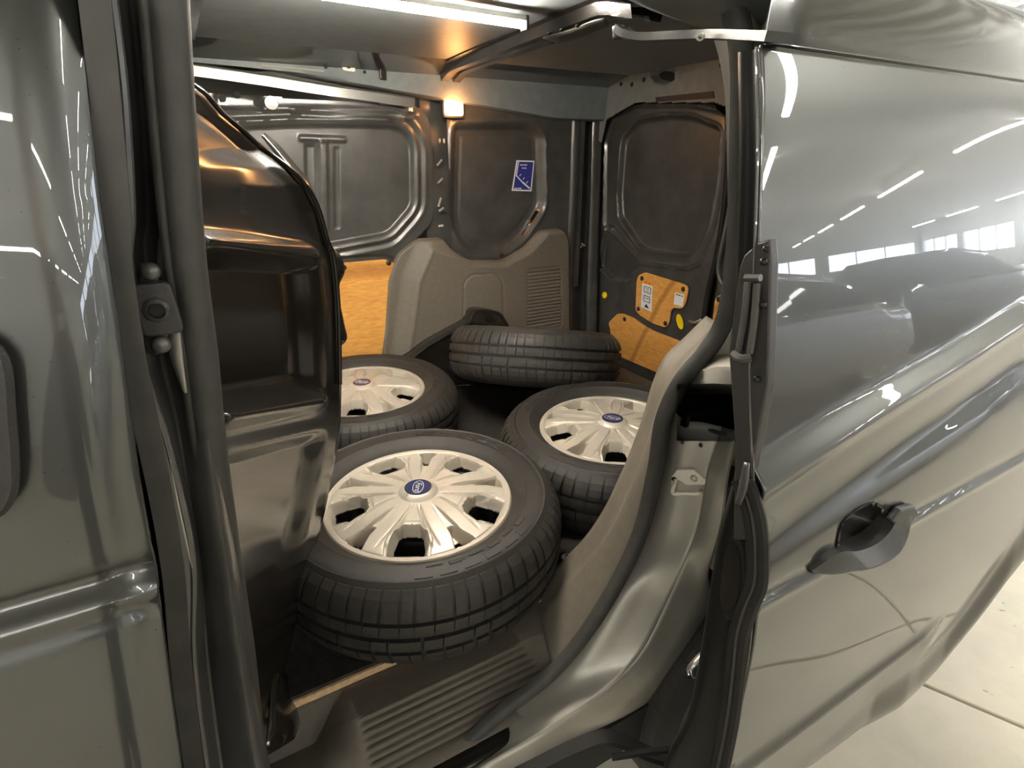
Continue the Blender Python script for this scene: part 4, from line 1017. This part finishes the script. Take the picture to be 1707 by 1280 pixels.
lathe('rim', [(.195, .155), (.190, .140), (.178, .135), (.172, .10), (.165, .075), (.14, .085), (.12, .10), (.10, .105), (.085, .12), (.07, .118), (.05, .105), (.0, .10)], M['steel'], WHEEL, n=64)
lathe('rim_barrel', [(.197, .150), (.185, .14), (.176, .1), (.176, .05), (.19, .03), (.197, .045)], M['steel'], WHEEL, n=64)
def cp_tree(o, par=None):
    c = o.copy(); COL.objects.link(c); c.parent = par
    for ch in o.children: cp_tree(ch, c)
    return c
def place(o, loc, R3, label):
    o.matrix_world = Matrix.Translation(loc) @ R3.to_4x4(); o['label'] = label
def rotz(a): return Matrix.Rotation(a, 3, 'Z')
def tilt(nrm, spin):
    return Vector(nrm).to_track_quat('Z', 'Y').to_matrix() @ rotz(spin)
FZ = .598
w1 = WHEEL; w2 = cp_tree(WHEEL); w3 = cp_tree(WHEEL); w4 = cp_tree(WHEEL)
def lean(px, py, Z, deg, spin):
    c = at(px, py, Z=Z); t = Vector((-c.x, -c.y, 0)).normalized() * math.sin(R(deg)); n = Vector((t.x, t.y, math.cos(R(deg))))
    return c - n * .2045, Vector((0, 0, 1)).rotation_difference(n).to_matrix() @ rotz(R(spin))
place(w1, *lean(697, 812, .815, 2.0, 242), 'nearest loose wheel with silver ten-spoke cover, overhanging the step')
place(w2, *lean(603, 637, .795, 2.0, -42), 'loose wheel with silver cover by the plywood panel of the far door')
place(w3, *lean(1021, 697, .803, 1.6, -52), 'loose wheel with silver cover on the right, beside the door seal')
dn = Vector((-.524 * .954, -.852 * .954, .30)); nn = Vector((.524 * .30 + .045, .852 * .30 - .02, .954)).normalized()
place(w4, (1.045, 1.675, .705), tilt(nn, .4), 'tilted loose wheel seen from its tread, leaning against the far wall trim')
# the van's own rear wheel and parts under the sill
rwh = lathe('road_wheel_tyre', [(.20, .0), (.26, -.01), (.30, .0), (.318, .02), (.325, .05), (.325, .15), (.315, .18)], M['tyre'], van, n=96, axis_m=Matrix.Translation((.97, .47, .33)) @ Matrix.Rotation(R(-90), 4, 'X'))
rwt = add('road_wheel_tread', [(Matrix.Translation((.97, .47, .33)) @ Matrix.Rotation(R(-90), 4, 'X')) @ Vector(p) for p in dv_], df, M['tread'], van, smooth=False); rwt['kind'] = 'stuff'
loft('wheel_liner', [[Vector((.97 + .40 * math.cos(a), y, .33 + .40 * math.sin(a))) for a in [.62 * math.pi * i / 24 for i in range(25)]] for y in (.50, .80)], M['gap'], van)
box('underbody', (.35, 1.3, .38), (2.9, 1.45, .10), M['gap'], van)
box('step_underside', (.25, .69, .455), (.9, .14, .04), M['black'], van, bevel=.005)
# lower roller arm of the door
la = [at(870, 1290, Y=.52), at(960, 1245, Y=.50), at(1020, 1230, Y=.48), at(1100, 1262, Y=.44), at(1200, 1268, Y=.38)]
sweep('lower_arm', cr(la, 5), [(-.012, -.005), (.012, -.005), (.012, .005), (-.012, .005)], M['gap'], van)
sweep('lower_arm_rail', cr([at(1020, 1262, Y=.46), at(1110, 1250, Y=.42), at(1200, 1252, Y=.38)], 4), circ(.006, 8), M['rubber'], van)
smooth_loft('hinge_casting', [[at(a, b, Y=c) for a, b, c in r] for r in [[(1150, 1112, .42), (1170, 1090, .42), (1186, 1086, .42)], [(1148, 1124, .42), (1175, 1118, .415), (1190, 1105, .42)], [(1170, 1128, .42), (1182, 1128, .42), (1192, 1122, .42)]]], M['zinc'], van, nr=3, nc=3, solid=.01)
disc_part('hinge_pin', at(1149, 1121, Y=.41), .004, .008, (-1, -1, 0), M['chrome'], van, n=12)

# ------------------------------------------------------------------ parked cars mirrored in the paint
def car(name, loc, rz, paint, label):
    t = empty(name, loc, label, 'car', 'cars parked in the hall'); t.rotation_euler = (0, 0, rz)
    sec = [(-2.15, .45, .62, .70), (-2.05, .30, .80, .82), (-1.2, .22, .93, .88), (-.9, .22, .97, .89), (0, .20, .98, .90), (1.0, .22, .98, .89), (1.7, .25, .95, .86), (2.1, .35, .85, .80), (2.2, .5, .7, .7)]
    rows = []
    for x, zb, zt, w in sec:
        rows.append([Vector((x, s * w * k, z)) for s, k, z in [(-1, .85, zb), (-1, 1, zb + .12), (-1, 1, zt - .18), (-1, .92, zt), (-1, .4, zt + .02), (1, .4, zt + .02), (1, .92, zt), (1, 1, zt - .18), (1, 1, zb + .12), (1, .85, zb)]])
    smooth_loft('body', rows, paint, t, nr=4, nc=2)
    g = [(-1.15, .93, .93, .80), (-.35, 1.38, .6, .64), (.5, 1.42, .6, .64), (1.3, 1.30, .6, .60), (1.95, .95, .9, .74)]
    rows = []
    for x, zt, _, w in g: rows.append([Vector((x, -.82, .94)), Vector((x, -w, zt - .08)), Vector((x, -w * .85, zt)), Vector((x, w * .85, zt)), Vector((x, w, zt - .08)), Vector((x, .82, .94))])
    loft('glasshouse', [rows[0], rows[1], rows[2], rows[3], rows[4]], M['carglass'], t, smooth=False)
    loft('roof', [[p + Vector((0, 0, .01)) for p in r[1:5]] for r in rows[1:4]], paint, t, solid=.01)
    for x in (-1.35, 1.35):
        for y in (-.84, .66):
            lathe('wheel', [(.0, .17), (.2, .17), (.22, .18), (.31, .18), (.33, .15), (.33, .03), (.31, 0), (.22, 0), (.2, .01), (0, .01)], M['tyre'], t, n=32, axis_m=Matrix.Translation((x, y, .33)) @ Matrix.Rotation(R(-90), 4, 'X'))
            yy = -.845 if y < 0 else .845
            for k in range(5):
                an = k * 2 * math.pi / 5
                box('spoke', (x + .11 * math.cos(an), yy, .33 + .11 * math.sin(an)), (.2, .02, .03), M['zinc'], t, rot=Matrix.Rotation(-an, 3, 'Y'))
    for s in (-1, 1): box('mirror', (-.75, s * .98, 1.0), (.12, .18, .12), paint, t, bevel=.03)
    return t
car('parked_car', (4.6, -3.6, 0), R(8), M['carpaint2'], 'grey car parked beside the van, mirrored in the sliding door')
car('parked_car', (9.6, -4.2, 0), R(6), M['carpaint'], 'dark car parked further back, mirrored in the sliding door')
car('parked_car', (7.2, -8.0, 0), R(4), M['carpaint'], 'dark car by the street windows, mirrored in the sliding door')

# ------------------------------------------------------------------ the photographer, mirrored in the front door
M['jacket'] = mat('dark_jacket', (.022, .022, .026), .8, bump=.4, bscale=90)
M['trousers'] = mat('dark_trousers', (.03, .032, .04), .8)
M['skin'] = mat('skin', (.56, .33, .24), .5)
M['hair'] = mat('brown_hair', (.05, .03, .02), .6, bump=.6, bscale=300)
M['shoe'] = mat('shoe_black', (.02, .02, .02), .5)
per = empty('person', (-.05, -.46, 0), 'person in a dark jacket holding up a phone, mirrored in the front door', 'person')
per.location = (0, 0, 0)
def skinned(name, pts, edges, rad, m, par, sub=2):
    me = bpy.data.meshes.new(name); me.from_pydata([tuple(p) for p in pts], edges, []); o = bpy.data.objects.new(name, me); COL.objects.link(o)
    sk = o.modifiers.new('skin', 'SKIN'); sk.use_smooth_shade = True
    me.skin_vertices.new() if not me.skin_vertices else None
    for v_, r_ in zip(me.skin_vertices[0].data, rad): v_.radius = r_ if isinstance(r_, tuple) else (r_, r_)
    me.skin_vertices[0].data[0].use_root = True
    sb = o.modifiers.new('sub', 'SUBSURF'); sb.levels = sb.render_levels = sub
    o.parent = par; me.materials.append(m); return o
bx_, by_ = -.06, -.50
B = lambda x, y, z: Vector((bx_ + x, by_ + y, z))
jp = [B(0, 0, .84), B(0, 0, 1.08), B(0, .01, 1.24), B(0, .02, 1.36), B(0, .03, 1.43),
      B(-.17, .03, 1.38), B(-.21, .10, 1.16), B(-.10, .30, 1.34), B(-.03, .36, 1.40),
      B(.17, .03, 1.38), B(.23, .10, 1.17), B(.17, .28, 1.33), B(.12, .35, 1.39)]
skinned('jacket', jp, [(0, 1), (1, 2), (2, 3), (3, 4), (3, 5), (5, 6), (6, 7), (7, 8), (3, 9), (9, 10), (10, 11), (11, 12)],
        [(.17, .11), (.155, .105), (.17, .11), (.16, .10), (.07, .07), .072, .055, .042, .036, .072, .055, .042, .036], M['jacket'], per)
tp = [B(0, 0, .94), B(0, 0, .88), B(-.09, 0, .80), B(-.11, .02, .48), B(-.12, -.01, .10), B(.09, 0, .80), B(.11, .02, .48), B(.12, -.01, .10)]
skinned('trousers', tp, [(0, 1), (1, 2), (2, 3), (3, 4), (1, 5), (5, 6), (6, 7)], [(.16, .11), (.165, .115), .095, .068, .055, .095, .068, .055], M['trousers'], per)
for sx in (-.12, .12): skinned('shoe', [B(sx, -.05, .05), B(sx, .06, .045), B(sx * 1.08, .17, .035)], [(0, 1), (1, 2)], [.045, .045, .034], M['shoe'], per, 2)
skinned('neck', [B(0, .03, 1.40), B(0, .04, 1.48), B(0, .05, 1.56)], [(0, 1), (1, 2)], [.055, .050, .048], M['skin'], per)
def ball(name, c, r, m, par, fn=None, nu=28, nv=20, keep=None):
    v = []; f = []
    for i in range(nv + 1):
        th = math.pi * i / nv
        for j in range(nu):
            p = Vector((math.sin(th) * math.cos(2 * math.pi * j / nu), math.sin(th) * math.sin(2 * math.pi * j / nu), math.cos(th)))
            q = Vector((p.x * r[0], p.y * r[1], p.z * r[2]))
            if fn: q = fn(q, p)
            v.append(q + c)
    for i in range(nv):
        for j in range(nu):
            q = (i * nu + j, i * nu + (j + 1) % nu, (i + 1) * nu + (j + 1) % nu, (i + 1) * nu + j)
            if keep and not keep(sum((v[k] for k in q), Vector()) / 4 - c): continue
            f.append(q)
    return add(name, v, f, m, par, sharp=0)
hc_ = B(0, .05, 1.635)
def face(q, p):             # narrower towards the chin, brow and cheeks full
    k = 1 - .30 * max(0, -p.z) ** 1.5; q.x *= k
    if p.z < 0: q.y *= 1 - .18 * p.z * p.z * (1 if p.y < 0 else .4)
    return q
hd_ = ball('head', hc_, (.074, .094, .116), M['skin'], per, face)
ball('nose', hc_ + Vector((0, .095, -.018)), (.013, .018, .024), M['skin'], hd_, nu=12, nv=8)
for sx in (-1, 1):
    ball('ear', hc_ + Vector((sx * .074, -.004, -.008)), (.009, .018, .030), M['skin'], hd_, nu=12, nv=8)
    ball('eye', hc_ + Vector((sx * .030, .082, .006)), (.012, .008, .008), M['ink'], hd_, nu=12, nv=8)
ball('mouth', hc_ + Vector((0, .082, -.058)), (.024, .010, .006), M['orange'] if 0 else M['skin'], hd_, nu=12, nv=8)
ball('hair', hc_ + Vector((0, -.004, .006)), (.081, .098, .121), M['hair'], hd_, face, keep=lambda q: q.z > .045 + .05 * (q.y > .06) or (q.y < .0 and q.z > -.055))
ph = box('phone', (-.035, -.085, 1.486), (.15, .009, .074), M['ink'], None, rot=Matrix.Rotation(-PITCH, 3, 'X'), bevel=.003)
ph['label'] = 'dark phone held up by the photographer'; ph['category'] = 'phone'
for sx, wr_ in ((-1, B(-.03, .36, 1.40)), (1, B(.12, .35, 1.39))):
    palm = Vector((-.035 + sx * .084, -.122, 1.462)); P_ = [wr_ + Vector((0, -.06, 0)), (wr_ + Vector((0, -.06, 0))).lerp(palm, .6), palm]; E_l = [(0, 1), (1, 2)]; Rr = [.030, .030, .036]
    for k, (dz, L_) in enumerate([(.026, .07), (.010, .078), (-.008, .074), (-.026, .058)]):
        b0 = len(P_); q0 = palm + Vector((0, .012, dz)); P_ += [q0 + Vector((sx * .006, .02, 0)), q0 + Vector((-sx * .012, .040, 0)), q0 + Vector((-sx * (.012 + L_ * .25), .043, 0))]
        E_l += [(2, b0), (b0, b0 + 1), (b0 + 1, b0 + 2)]; Rr += [.0095, .0085, .007]
    b0 = len(P_); P_ += [palm + Vector((-sx * .012, -.002, .03)), palm + Vector((-sx * .035, .0, .034))]; E_l += [(2, b0), (b0, b0 + 1)]; Rr += [.011, .009]
    skinned('hand', P_, E_l, Rr, M['skin'], per)
